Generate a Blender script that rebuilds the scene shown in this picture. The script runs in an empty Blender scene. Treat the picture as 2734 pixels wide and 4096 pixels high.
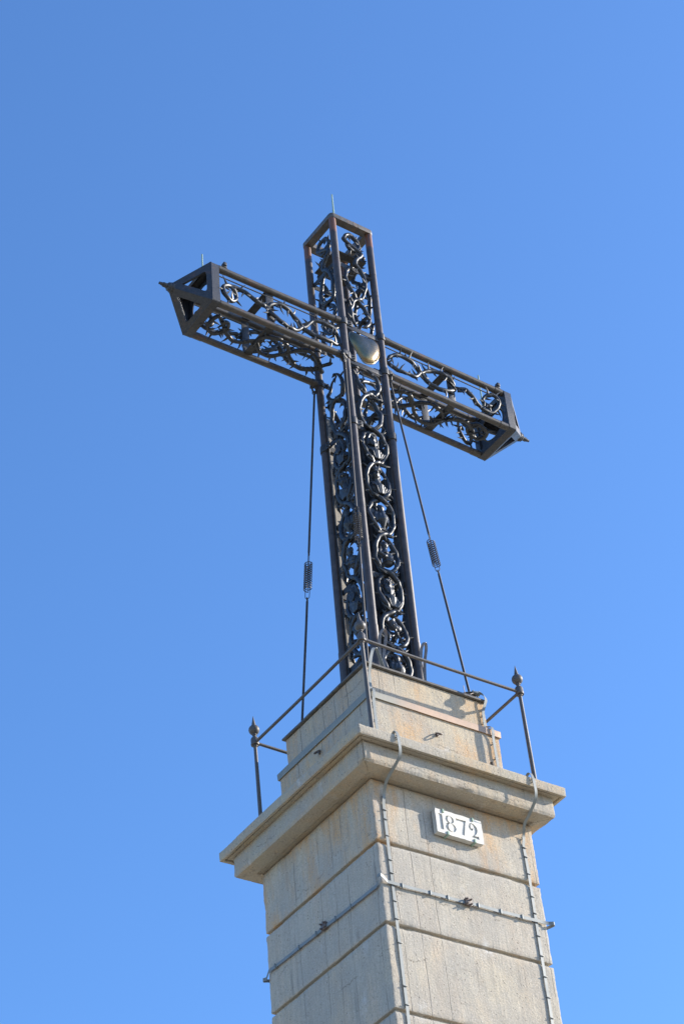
import bpy, bmesh, math, random
from mathutils import Vector, Matrix, noise, Euler
R = math.radians
sc = bpy.context.scene
COL = sc.collection

# ------------------------------------------------------------------ camera, sky, sun, exposure
cam_d = bpy.data.cameras.new("camera")
cam = bpy.data.objects.new("camera", cam_d)
COL.objects.link(cam)
cam.location = (-16.9415, -20.5010, -12.6298)
cam.rotation_mode = 'XYZ'
cam.rotation_euler = (2.2831, 0.0908, -0.6070)
cam_d.sensor_width = 36.0
cam_d.lens = 75.63
cam_d.shift_x = -0.00536
cam_d.shift_y = -0.00084
cam_d.clip_start = 0.1
cam_d.clip_end = 20000
sc.camera = cam

SUN_DIR = Vector((2.25, -1.0, 1.14)).normalized()
sun_el = math.asin(SUN_DIR.z)
sun_az = math.atan2(SUN_DIR.x, SUN_DIR.y)

world = bpy.data.worlds.new("World")
sc.world = world
world.use_nodes = True
wn = world.node_tree
wn.nodes.clear()
w_out = wn.nodes.new('ShaderNodeOutputWorld')
w_bg = wn.nodes.new('ShaderNodeBackground')
w_sky = wn.nodes.new('ShaderNodeTexSky')
w_sky.sky_type = 'NISHITA'
w_sky.sun_disc = False
w_sky.sun_elevation = sun_el
w_sky.sun_rotation = sun_az
w_sky.altitude = 300
w_sky.air_density = 1.2
w_sky.dust_density = 1.1
w_sky.ozone_density = 9.6
w_bg.inputs['Strength'].default_value = 0.111
wn.links.new(w_sky.outputs['Color'], w_bg.inputs['Color'])
wn.links.new(w_bg.outputs['Background'], w_out.inputs['Surface'])

sun_d = bpy.data.lights.new("sun", 'SUN')
sun_d.energy = 3.05
sun_d.angle = R(0.53)
sun_d.color = (1.0, 0.915, 0.79)
sun = bpy.data.objects.new("sun", sun_d)
sun.rotation_euler = SUN_DIR.to_track_quat('Z', 'Y').to_euler()
sun.location = (30, -15, 30)
COL.objects.link(sun)

sc.view_settings.view_transform = 'Standard'
sc.view_settings.look = 'None'
sc.view_settings.gamma = 1.0
sc.view_settings.exposure = 1.42

# ------------------------------------------------------------------ measured placement of the parts (each built slightly off true, as on site)
YAW = -0.0171
def gmap(g):
    """maps nominal coordinates of a building group to the world"""
    c, s = math.cos(YAW), math.sin(YAW)
    A = dict(slab=-.0059, shaft=.0004, plinth=-.0075, cap=.0033, rail=-.0035)
    O = dict(slab=(-.0642, .0201), shaft=(-.0297, .0625), plinth=(.0165, -.0136), cap=(.0179, -.0148), rail=(.0463, -.0442), cross=(.0132, -.0100))
    def f(p):
        x, y, z = p
        ox, oy = O[g]
        if g == 'cross':
            dz = z - 3.6
            return Vector((x + ox + .0155*dz, y + oy - .0109*dz, z))
        a = A[g]
        x, y = x*(1+a), y*(1-a)
        x, y = c*x - s*y, s*x + c*y
        if g == 'shaft':
            x += .0088*(z-1.3); y -= .0008*(z-1.3)
        return Vector((x+ox, y+oy, z))
    return f
G = {g: gmap(g) for g in ('slab', 'shaft', 'plinth', 'cap', 'rail', 'cross')}
def arm_map(p):
    x, y, z = p
    if x < -.5: z += -.0140*(-x-.4)
    elif x > .5: z += -.0197*(x-.4)
    return G['cross']((x, y, z))

# ------------------------------------------------------------------ mesh helpers
class MB:
    def __init__(self): self.v = []; self.f = []
    def add(self, vs, fs):
        o = len(self.v)
        self.v += [Vector(v) for v in vs]
        self.f += [[i+o for i in f] for f in fs]
        return self
    def box(self, x0, x1, y0, y1, z0, z1, m=None, bev=0.0):
        if bev <= 0:
            vs = [(x, y, z) for z in (z0, z1) for y in (y0, y1) for x in (x0, x1)]
            fs = [(0,2,3,1),(4,5,7,6),(0,1,5,4),(2,6,7,3),(0,4,6,2),(1,3,7,5)]
        else:
            bm = bmesh.new()
            bmesh.ops.create_cube(bm, size=1)
            for v in bm.verts:
                v.co = Vector(((x0+x1)/2+v.co.x*(x1-x0), (y0+y1)/2+v.co.y*(y1-y0), (z0+z1)/2+v.co.z*(z1-z0)))
            bmesh.ops.bevel(bm, geom=bm.edges[:], offset=bev, segments=2, affect='EDGES', profile=0.5)
            bm.verts.ensure_lookup_table()
            vs = [v.co.copy() for v in bm.verts]; fs = [[v.index for v in f.verts] for f in bm.faces]
            bm.free()
        if m is not None: vs = [m @ Vector(v) for v in vs]
        return self.add(vs, fs)
    def tube(self, pts, r, n=10, cap=True, closed=False):
        pts = [Vector(p) for p in pts]
        k = len(pts)
        rs = list(r) if hasattr(r, '__len__') else [r]*k
        tang = []
        for i in range(k):
            a = pts[(i-1) % k] if (closed or i > 0) else pts[i]
            b = pts[(i+1) % k] if (closed or i < k-1) else pts[i]
            t = b-a
            tang.append(t.normalized() if t.length > 1e-9 else Vector((0,0,1)))
        t = tang[0]
        u = t.cross(Vector((0,0,1)))
        if u.length < 1e-3: u = t.cross(Vector((1,0,0)))
        u.normalize()
        vs = []
        for i in range(k):
            t = tang[i]
            u = (u - t*u.dot(t)).normalized()
            w = t.cross(u)
            for j in range(n):
                a = 2*math.pi*j/n
                vs.append(pts[i] + (u*math.cos(a)+w*math.sin(a))*rs[i])
        fs = []
        for i in range(k if closed else k-1):
            for j in range(n):
                a, b = i*n+j, i*n+(j+1) % n
                c, d = ((i+1) % k)*n+(j+1) % n, ((i+1) % k)*n+j
                fs.append((a, b, c, d))
        if cap and not closed:
            fs.append(tuple(reversed(range(n))))
            fs.append(tuple(range((k-1)*n, k*n)))
        return self.add(vs, fs)
    def cyl(self, p0, p1, r, n=16, r1=None): return self.tube([p0, p1], [r, r if r1 is None else r1], n)
    def lathe(self, c, prof, n=20, m=None):
        """prof: (radius, z) pairs, around the vertical through c"""
        c = Vector(c); vs = []
        for rr, z in prof:
            for j in range(n):
                a = 2*math.pi*j/n
                p = Vector((rr*math.cos(a), rr*math.sin(a), z))
                if m is not None: p = m @ p
                vs.append(c+p)
        k = len(prof)
        fs = [(i*n+j, i*n+(j+1) % n, (i+1)*n+(j+1) % n, (i+1)*n+j) for i in range(k-1) for j in range(n)]
        fs.append(tuple(reversed(range(n)))); fs.append(tuple(range((k-1)*n, k*n)))
        return self.add(vs, fs)
    def ball(self, c, rx, ry=None, rz=None, n=14, m=None):
        ry = rx if ry is None else ry; rz = rx if rz is None else rz
        c = Vector(c); vs = []; fs = []
        h = n//2
        for i in range(h+1):
            th = math.pi*i/h
            for j in range(n):
                a = 2*math.pi*j/n
                s = max(math.sin(th), 1e-3)
                p = Vector((rx*s*math.cos(a), ry*s*math.sin(a), rz*math.cos(th)))
                if m is not None: p = m @ p
                vs.append(c+p)
        for i in range(h):
            for j in range(n):
                fs.append((i*n+j, (i+1)*n+j, (i+1)*n+(j+1) % n, i*n+(j+1) % n))
        fs.append(tuple(range(n))); fs.append(tuple(reversed(range(h*n, (h+1)*n))))
        return self.add(vs, fs)
    def ribbon(self, pts, wdir, w, t):
        """flat strap of width w along wdir and thickness t"""
        pts = [Vector(p) for p in pts]; k = len(pts); vs = []
        for i in range(k):
            wd = Vector(wdir(i) if callable(wdir) else wdir).normalized()
            a = pts[max(i-1, 0)]; b = pts[min(i+1, k-1)]
            tg = (b-a).normalized(); nn = wd.cross(tg).normalized()
            for sw, sn in ((-1,-1),(1,-1),(1,1),(-1,1)):
                vs.append(pts[i] + wd*(sw*w/2) + nn*(sn*t/2))
        fs = []
        for i in range(k-1):
            for j in range(4):
                fs.append((i*4+j, i*4+(j+1) % 4, (i+1)*4+(j+1) % 4, (i+1)*4+j))
        fs.append((3,2,1,0)); fs.append(tuple(range((k-1)*4, k*4)))
        return self.add(vs, fs)
    def build(self, name, mat, parent=None, fn=None, sharp=38, smooth=True):
        vs = [fn(v) for v in self.v] if fn else self.v
        me = bpy.data.meshes.new(name)
        me.from_pydata([tuple(v) for v in vs], [], self.f)
        bm = bmesh.new(); bm.from_mesh(me)
        bmesh.ops.recalc_face_normals(bm, faces=bm.faces[:])
        bm.to_mesh(me); bm.free()
        if smooth:
            me.polygons.foreach_set('use_smooth', [True]*len(me.polygons))
            me.set_sharp_from_angle(angle=R(sharp))
        me.materials.append(mat)
        o = bpy.data.objects.new(name, me)
        COL.objects.link(o)
        if parent is not None: attach(o, parent)
        return o

def attach(o, parent):
    """parents without moving: things are unrotated Empties, parts keep world coordinates in their meshes"""
    o.parent = parent
    o.matrix_parent_inverse = Matrix.Translation(-parent.location) if parent.type == 'EMPTY' else Matrix.Identity(4)

def tag(o, label=None, cat=None, group=None, kind=None):
    if label: o['label'] = label
    if cat: o['category'] = cat
    if group: o['group'] = group
    if kind: o['kind'] = kind
    return o
def empty(name, loc, label, cat, group=None):
    o = bpy.data.objects.new(name, None)
    o.empty_display_size = .2
    o.location = loc
    COL.objects.link(o)
    return tag(o, label, cat, group)

def smooth_path(pts, n=6):
    """Catmull-Rom through the points"""
    P = [Vector(p) for p in pts]; P = [P[0]*2-P[1]] + P + [P[-1]*2-P[-2]]
    out = []
    for i in range(1, len(P)-2):
        for k in range(n):
            t = k/n
            a, b, c, d = P[i-1], P[i], P[i+1], P[i+2]
            out.append(.5*((2*b)+(-a+c)*t+(2*a-5*b+4*c-d)*t*t+(-a+3*b-3*c+d)*t**3))
    out.append(P[-2])
    return out

# ------------------------------------------------------------------ materials
def nmat(name):
    m = bpy.data.materials.new(name); m.use_nodes = True
    nt = m.node_tree
    return m, nt, nt.nodes['Principled BSDF']
class N:
    """small wrapper for building node graphs"""
    def __init__(self, nt): self.nt = nt
    def node(self, t, **kw):
        n = self.nt.nodes.new(t)
        for k, v in kw.items(): setattr(n, k, v)
        return n
    def link(self, a, b): self.nt.links.new(a, b)
    def put(self, sock, v):
        if hasattr(v, 'is_output') or isinstance(v, bpy.types.NodeSocket): self.link(v, sock)
        else: sock.default_value = v
    def math(self, op, a, b=0.0, c=0.0, clamp=False):
        n = self.node('ShaderNodeMath', operation=op, use_clamp=clamp)
        self.put(n.inputs[0], a); self.put(n.inputs[1], b); self.put(n.inputs[2], c)
        return n.outputs[0]
    def noise(self, vec, scale, detail=4, rough=.55, out='Fac'):
        n = self.node('ShaderNodeTexNoise'); n.inputs['Scale'].default_value = scale
        n.inputs['Detail'].default_value = detail; n.inputs['Roughness'].default_value = rough
        self.link(vec, n.inputs['Vector']); return n.outputs[out]
    def voro(self, vec, scale, out='Distance', feat='F1'):
        n = self.node('ShaderNodeTexVoronoi', feature=feat); n.inputs['Scale'].default_value = scale
        self.link(vec, n.inputs['Vector']); return n.outputs[out]
    def ramp(self, fac, stops):
        n = self.node('ShaderNodeValToRGB'); self.link(fac, n.inputs[0])
        e = n.color_ramp.elements
        while len(e) < len(stops): e.new(.5)
        for i, (p, c) in enumerate(stops):
            e[i].position = p; e[i].color = c if len(c) == 4 else (*c, 1)
        return n.outputs[0]
    def mix(self, fac, a, b, mode='MIX'):
        n = self.node('ShaderNodeMix', data_type='RGBA', blend_type=mode)
        self.put(n.inputs[0], fac)
        self.put(n.inputs[6], a if not isinstance(a, tuple) else (*a[:3], 1)); self.put(n.inputs[7], b if not isinstance(b, tuple) else (*b[:3], 1))
        return n.outputs[2]
    def mapping(self, vec, scale=(1,1,1), loc=(0,0,0)):
        n = self.node('ShaderNodeMapping'); n.inputs['Scale'].default_value = scale; n.inputs['Location'].default_value = loc
        self.link(vec, n.inputs['Vector']); return n.outputs[0]
    def bump(self, h, strength=.5, dist=.01, nrm=None):
        n = self.node('ShaderNodeBump'); n.inputs['Strength'].default_value = strength; n.inputs['Distance'].default_value = dist
        self.link(h, n.inputs['Height'])
        if nrm is not None: self.link(nrm, n.inputs['Normal'])
        return n.outputs[0]

def concrete(name, stain=.5, tint=(.61, .52, .38), cool=(.57, .515, .425), seam=.5, rough=1.0, zb=None, xb=None):
    m, nt, bs = nmat(name); g = N(nt)
    tc = g.node('ShaderNodeTexCoord'); P = tc.outputs['Object']
    geo = g.node('ShaderNodeNewGeometry')
    sep = g.node('ShaderNodeSeparateXYZ'); g.link(P, sep.inputs[0])
    sn = g.node('ShaderNodeSeparateXYZ'); g.link(geo.outputs['True Normal'], sn.inputs[0])
    side = g.math('GREATER_THAN', g.math('ABSOLUTE', sn.outputs[0]), .6)       # faces that look along x
    along = g.node('ShaderNodeMix'); along.data_type = 'FLOAT'
    g.link(side, along.inputs[0]); g.link(sep.outputs[0], along.inputs[2]); g.link(sep.outputs[1], along.inputs[3])
    al = along.outputs[0]
    # boards of the formwork: broad tone per board
    wob = g.noise(g.mapping(P, (1.1, 1.1, .35)), 1.0, 3)
    alw = g.math('ADD', al, g.math('MULTIPLY', g.math('SUBTRACT', wob, .5), .22))
    u = g.math('MULTIPLY_ADD', alw, 1/.31, 17.31)
    fr = g.math('FRACT', u); board = g.math('FLOOR', u)
    wn_ = g.node('ShaderNodeTexWhiteNoise', noise_dimensions='2D')
    cb = g.node('ShaderNodeCombineXYZ'); g.link(board, cb.inputs[0]); g.link(side, cb.inputs[1]); g.link(cb.outputs[0], wn_.inputs['Vector'])
    btone = wn_.outputs['Value']
    big = g.noise(P, .9, 5, .6)
    mid = g.noise(P, 5.0, 6, .65)
    fine = g.noise(P, 42.0, 5, .7)
    vst = g.noise(g.mapping(P, (26, 26, 1.3)), 1.0, 5, .6)                      # vertical wood grain and run marks
    col = g.mix(g.ramp(big, [(.33, (0,0,0)), (.66, (1,1,1))]), cool, tint)
    col = g.mix(g.math('MULTIPLY', btone, .22), col, (.40, .37, .32))
    col = g.mix(g.ramp(mid, [(.35, (.30,)*3), (.7, (0,0,0))]), col, (.34, .315, .27))
    col = g.mix(g.ramp(vst, [(.3, (.62,)*3), (.58, (0,0,0))]), col, (.36, .33, .28))
    # rust and tea coloured stains running down
    st = g.noise(g.mapping(P, (1.9, 1.9, .75), (3.1, 1.7, .6)), 1.0, 5, .6)
    st2 = g.noise(g.mapping(P, (7, 7, .8)), 1.0, 4, .6)
    sm = g.math('MULTIPLY', g.ramp(st, [(.41, (0,0,0)), (.55, (1,1,1))]), g.ramp(st2, [(.34, (.15,)*3), (.6, (1,1,1))]))
    sf = stain
    if zb is not None:                                                           # the top course weeps more than those below
        sf = g.math('MULTIPLY_ADD', g.ramp(g.math('MULTIPLY', sep.outputs[2], .2), [(zb*.2-.002, (0,0,0)), (zb*.2+.004, (1,1,1))]), stain*.75, stain*.25)
    if xb is not None:
        edge_ = g.math('ADD', sep.outputs[0], g.math('MULTIPLY', g.math('SUBTRACT', g.noise(g.mapping(P, (5, 5, 1.2)), 1.0, 4), .5), .5))
        sm = g.math('MAXIMUM', sm, g.math('MULTIPLY', g.ramp(edge_, [(xb-.04, (0,0,0)), (min(.999, xb+.10), (1,1,1))]), g.ramp(mid, [(.38, (.35,)*3), (.55, (1,1,1))])))
    col = g.mix(g.math('MULTIPLY', sm, sf, clamp=True), col, (.58, .355, .175))
    if zb is not None:                                                           # each pour of concrete has its own tone
        cw = g.node('ShaderNodeTexWhiteNoise', noise_dimensions='1D')
        g.link(g.math('FLOOR', g.math('MULTIPLY_ADD', sep.outputs[2], 1/1.253, -2.731/1.253+20)), cw.inputs['W'])
        col = g.mix(g.math('MULTIPLY', cw.outputs['Value'], .30), col, (.42, .40, .365))
    # grey weathering in broad patches with ragged edges
    wz = g.noise(g.mapping(P, (1.1, 1.1, .8), (7.7, 2.9, 4.4)), 1.0, 7, .68)
    col = g.mix(g.ramp(wz, [(.47, (0,0,0)), (.58, (.55,)*3)]), col, (.385, .355, .31))
    # dark runs
    rn = g.math('MULTIPLY', g.ramp(g.noise(g.mapping(P, (13, 13, .35), (1, 6, 3)), 1.0, 4, .6), [(.58, (0,0,0)), (.68, (1,1,1))]), g.ramp(g.noise(P, 1.6, 4), [(.45, (0,0,0)), (.6, (.6,)*3)]))
    col = g.mix(rn, col, (.20, .185, .165))
    # lime bloom
    lb = g.noise(g.mapping(P, (2.6, 2.6, 1.5), (9.1, 4.2, 2.2)), 1.0, 4, .6)
    col = g.mix(g.ramp(lb, [(.64, (0,0,0)), (.74, (.6,)*3)]), col, (.60, .585, .55))
    # aggregate: pale pebbles and dark pits
    v1 = g.voro(P, 34); v2 = g.voro(g.mapping(P, (1,1,.7), (5,3,1)), 21)
    agg = g.noise(P, 2.3, 4, .6)
    col = g.mix(g.math('MULTIPLY', g.ramp(v1, [(.10, (1,1,1)), (.26, (0,0,0))]), g.ramp(agg, [(.36, (.2,)*3), (.62, (.85,)*3)])), col, (.72, .67, .58))
    pit = g.math('MULTIPLY', g.ramp(v2, [(.10, (1,1,1)), (.19, (0,0,0))]), g.ramp(g.noise(P, 7, 3), [(.47, (0,0,0)), (.56, (1,1,1))]))
    col = g.mix(g.math('MULTIPLY', pit, .92), col, (.12, .10, .08))
    col = g.mix(g.ramp(fine, [(.36, (.80,)*3), (.52, (0,0,0))]), col, (.33, .30, .25))
    # broken pour lines
    pz = g.math('ADD', sep.outputs[2], g.math('MULTIPLY', g.math('SUBTRACT', g.noise(g.mapping(P, (2.2, 2.2, .5)), 1.0, 5, .7), .5), .42))
    pl = g.math('ABSOLUTE', g.math('SUBTRACT', g.math('FRACT', g.math('MULTIPLY_ADD', pz, 1/.93, .37)), .5))
    plm = g.math('MULTIPLY', g.ramp(pl, [(.004, (1,1,1)), (.016, (0,0,0))]), g.ramp(g.noise(g.mapping(P, (1.5, 1.5, 3)), 1.0, 5, .75), [(.52, (0,0,0)), (.60, (1,1,1))]))
    col = g.mix(g.math('MULTIPLY', plm, .7), col, (.20, .175, .14))
    # open seams between the boards
    brk = g.noise(g.mapping(P, (1.3, 1.3, 1.1), (0, 0, 7)), 1.0, 3)
    pres = g.math('MULTIPLY', g.math('GREATER_THAN', btone, .55), g.ramp(brk, [(.40, (0,0,0)), (.52, (1,1,1))]))
    sd = g.math('MULTIPLY', g.ramp(g.math('ABSOLUTE', g.math('SUBTRACT', fr, .5)), [(.010, (1,1,1)), (.026, (0,0,0))]), pres)
    horiz = g.math('LESS_THAN', g.math('ABSOLUTE', sn.outputs[2]), .5)
    sd = g.math('MULTIPLY', sd, g.math('MULTIPLY', horiz, seam))
    col = g.mix(sd, col, (.10, .085, .07))
    g.link(col, bs.inputs['Base Color'])
    bs.inputs['Roughness'].default_value = .92
    bs.inputs['Specular IOR Level'].default_value = .25
    h = g.math('ADD', g.math('MULTIPLY', fine, .5), g.math('MULTIPLY', vst, .6))
    h = g.math('ADD', h, g.math('MULTIPLY', mid, .9))
    h = g.math('SUBTRACT', h, g.math('MULTIPLY', pit, 1.2))
    h = g.math('SUBTRACT', h, g.math('MULTIPLY', sd, 1.5))
    h = g.math('SUBTRACT', h, g.math('MULTIPLY', v1, .5))
    g.link(g.bump(h, .42*rough, .012), bs.inputs['Normal'])
    return m

def metal_paint(name, base, alt, rough=.42, spec=.5, grain=14, rust=None, rz=None, bumpy=.25, metallic=0.0):
    m, nt, bs = nmat(name); g = N(nt)
    tc = g.node('ShaderNodeTexCoord'); P = tc.outputs['Object']
    n1 = g.noise(P, grain, 5, .6); n2 = g.noise(P, 70, 4, .7); n3 = g.noise(P, 2.2, 4)
    col = g.mix(g.ramp(n1, [(.35, (0,0,0)), (.68, (1,1,1))]), base, alt)
    if rust:
        rn = g.ramp(g.noise(P, 4.3, 5, .65), [(.56, (0,0,0)), (.70, (.75,)*3)])
        if rz:
            sep = g.node('ShaderNodeSeparateXYZ'); g.link(P, sep.inputs[0])
            zz = g.math('ADD', sep.outputs[2], g.math('MULTIPLY', g.noise(P, 8, 3), .12))
            top = g.ramp(g.math('MULTIPLY', g.math('SUBTRACT', zz, rz-.5), 1.0), [(.50, (0,0,0)), (.54, (1,1,1))])
            tn = g.ramp(g.noise(g.mapping(P, (18, 18, 3.5)), 1.0, 4), [(.34, (.35,)*3), (.52, (1,)*3)])
            rn = g.math('ADD', g.math('MULTIPLY', rn, .22), g.math('MULTIPLY', top, tn), clamp=True)
        col = g.mix(rn, col, rust)
    g.link(col, bs.inputs['Base Color'])
    bs.inputs['Metallic'].default_value = metallic
    bs.inputs['Specular IOR Level'].default_value = spec
    g.link(g.ramp(n3, [(.3, (rough*.85,)*3), (.7, (min(1, rough*1.25),)*3)]), bs.inputs['Roughness'])
    g.link(g.bump(g.math('ADD', n1, g.math('MULTIPLY', n2, .5)), bumpy, .006), bs.inputs['Normal'])
    return m

M = {}
M['shaft'] = concrete('shaft_concrete', .95, zb=2.73)
M['cornice'] = concrete('cornice_concrete', .3, (.51, .44, .315), (.47, .425, .34), .0, 1.3)
M['slab'] = concrete('slab_concrete', .35, (.53, .44, .285), (.48, .42, .31), .0, 1.1)
M['plinth'] = concrete('plinth_concrete', .8, (.62, .50, .33), (.57, .485, .35), .8, 1.0, xb=.86)
M['vine'] = metal_paint('black_vine_paint', (.013, .015, .020), (.034, .038, .045), .40, .5, 22, bumpy=.3)
M['relief'] = metal_paint('black_relief_paint', (.018, .022, .030), (.044, .050, .062), .40, .5, 26, bumpy=.3)
M['rod'] = metal_paint('dark_rod_paint', (.046, .037, .034), (.080, .063, .056), .38, .5, 9, (.18, .075, .038), 16.33, .2)
M['armrod'] = metal_paint('brown_black_rod_paint', (.048, .041, .036), (.085, .073, .062), .42, .5, 11, (.13, .06, .04), None, .25)
M['frame'] = metal_paint('grey_frame_paint', (.075, .072, .070), (.125, .115, .107), .48, .45, 12, (.19, .11, .06), None, .3)
M['endcap'] = metal_paint('blue_black_cap_paint', (.024, .026, .033), (.050, .051, .056), .45, .5, 30, (.12, .07, .05), None, .4)
M['plate'] = metal_paint('black_plate_paint', (.024, .026, .031), (.055, .054, .056), .48, .45, 20, bumpy=.35)
M['flange'] = metal_paint('sunlit_flange_paint', (.26, .24, .205), (.36, .33, .285), .45, .5, 14, bumpy=.3)  # lightened base colour stands in for sun patches on the left flange
M['rail'] = metal_paint('rail_iron', (.085, .078, .074), (.115, .104, .096), .5, .45, 45, (.13, .085, .065), None, .18)
M['guy'] = metal_paint('guy_iron', (.030, .029, .030), (.060, .052, .047), .5, .45, 40, (.12, .07, .045), None, .2)
M['strap'] = metal_paint('zinc_strap', (.19, .205, .20), (.245, .26, .25), .5, .45, 5, None, None, .05, .15)
M['clip'] = metal_paint('dull_clip', (.15, .155, .15), (.21, .215, .21), .5, .5, 30, None, None, .1, .2)
M['oldstrap'] = metal_paint('weathered_strap', (.20, .165, .145), (.29, .25, .225), .45, .5, 16, (.2, .12, .08), None, .15, .2)
M['capsheet'] = metal_paint('lead_cap_sheet', (.085, .08, .07), (.16, .145, .12), .5, .4, 7, None, None, .2)
M['bronze'] = metal_paint('green_bronze', (.22, .33, .26), (.36, .46, .38), .6, .35, 35, None, None, .3)
M['bolt'] = metal_paint('rusty_bolt', (.10, .075, .065), (.18, .14, .12), .5, .45, 40, None, None, .3)

def flashing_mat():
    m, nt, bs = nmat('copper_flashing'); g = N(nt)
    P = g.node('ShaderNodeTexCoord').outputs['Object']
    n = g.noise(g.mapping(P, (1.1, 1.1, .3), (.4, .2, 0)), 1.0, 4); n2 = g.noise(P, 24, 4)
    sep = g.node('ShaderNodeSeparateXYZ'); g.link(P, sep.inputs[0])
    f = g.math('ADD', g.math('MULTIPLY', sep.outputs[0], .42), n)
    col = g.mix(g.ramp(f, [(.12, (0,0,0)), (.42, (1,1,1))]), (.27, .262, .215), (.40, .275, .19))
    col = g.mix(g.ramp(n2, [(.4, (.2,)*3), (.6, (0,0,0))]), col, (.25, .21, .17))
    g.link(col, bs.inputs['Base Color'])
    bs.inputs['Metallic'].default_value = .25; bs.inputs['Roughness'].default_value = .5
    g.link(g.bump(g.noise(P, 6, 3), .15, .01), bs.inputs['Normal'])
    return m
M['flashing'] = flashing_mat()

def marble_mat():
    m, nt, bs = nmat('white_marble'); g = N(nt)
    P = g.node('ShaderNodeTexCoord').outputs['Object']
    n = g.noise(P, 7, 5); n2 = g.noise(P, 60, 4)
    col = g.mix(g.ramp(n, [(.35, (0,0,0)), (.7, (1,1,1))]), (.55, .53, .475), (.66, .64, .585))
    col = g.mix(g.ramp(g.voro(P, 17), [(.05, (.8,)*3), (.09, (0,0,0))]), col, (.25, .23, .2))
    g.link(col, bs.inputs['Base Color']); bs.inputs['Roughness'].default_value = .6
    g.link(g.bump(n2, .3, .006), bs.inputs['Normal'])
    return m
M['marble'] = marble_mat()

def boss_mat():
    m, nt, bs = nmat('polished_brass'); g = N(nt)
    P = g.node('ShaderNodeTexCoord').outputs['Object']
    n = g.noise(P, 3.2, 4); n2 = g.noise(P, 30, 4)
    col = g.mix(g.ramp(n, [(.38, (0,0,0)), (.62, (1,1,1))]), (.20, .145, .075), (.22, .18, .135))
    g.link(col, bs.inputs['Base Color']); bs.inputs['Metallic'].default_value = 1.0
    g.link(g.ramp(n2, [(.35, (.22,)*3), (.7, (.34,)*3)]), bs.inputs['Roughness'])
    g.link(g.bump(n, .12, .02), bs.inputs['Normal'])
    return m
M['boss'] = boss_mat()

def bird_mat():
    m, nt, bs = nmat('brown_feathers'); g = N(nt)
    P = g.node('ShaderNodeTexCoord').outputs['Object']
    n = g.noise(g.mapping(P, (60, 60, 20)), 1.0, 4)
    sep = g.node('ShaderNodeSeparateXYZ'); g.link(P, sep.inputs[0])
    col = g.mix(g.ramp(n, [(.35, (0,0,0)), (.65, (1,1,1))]), (.085, .065, .05), (.15, .115, .085))
    g.link(col, bs.inputs['Base Color']); bs.inputs['Roughness'].default_value = .85
    return m
M['bird'] = bird_mat()
M['beak'] = metal_paint('dark_beak', (.03, .028, .025), (.05, .045, .04), .5, .4)

def ground_mat():
    m, nt, bs = nmat('dry_hilltop_ground'); g = N(nt)
    P = g.node('ShaderNodeTexCoord').outputs['Object']
    a = g.noise(P, .06, 6, .6); b = g.noise(P, 1.7, 6, .65); c = g.noise(P, 14, 4, .7)
    col = g.mix(g.ramp(a, [(.4, (0,0,0)), (.62, (1,1,1))]), (.50, .425, .31), (.34, .315, .21))
    col = g.mix(g.ramp(b, [(.35, (.5,)*3), (.6, (0,0,0))]), col, (.22, .18, .12))
    col = g.mix(g.ramp(c, [(.55, (0,0,0)), (.75, (.5,)*3)]), col, (.40, .36, .29))
    g.link(col, bs.inputs['Base Color']); bs.inputs['Roughness'].default_value = .95
    g.link(g.bump(g.math('ADD', b, c), .7, .08), bs.inputs['Normal'])
    return m
M['ground'] = ground_mat()

# ------------------------------------------------------------------ ground
def hgt(x, y):
    r = math.hypot(x, y)
    return -14.25 + .25*noise.noise(Vector((x*.05, y*.05, 0)))*min(1, r/12) - (max(0, r-60)*.06 if r < 900 else 50.4)
gb = MB()
rings = [0, 4, 8, 14, 20, 26, 34, 45, 60, 90, 140, 220, 400, 900, 2500, 6000]
ng = 48
gv = []; gf = []
for i, r_ in enumerate(rings):
    for j in range(ng):
        a = 2*math.pi*j/ng
        x, y = r_*math.cos(a), r_*math.sin(a)
        gv.append((x, y, hgt(x, y)))
for i in range(len(rings)-1):
    for j in range(ng):
        gf.append((i*ng+j, i*ng+(j+1) % ng, (i+1)*ng+(j+1) % ng, (i+1)*ng+j))
gb.add(gv, gf)
tag(gb.build('ground', M['ground'], sharp=180), kind='structure')

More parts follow.
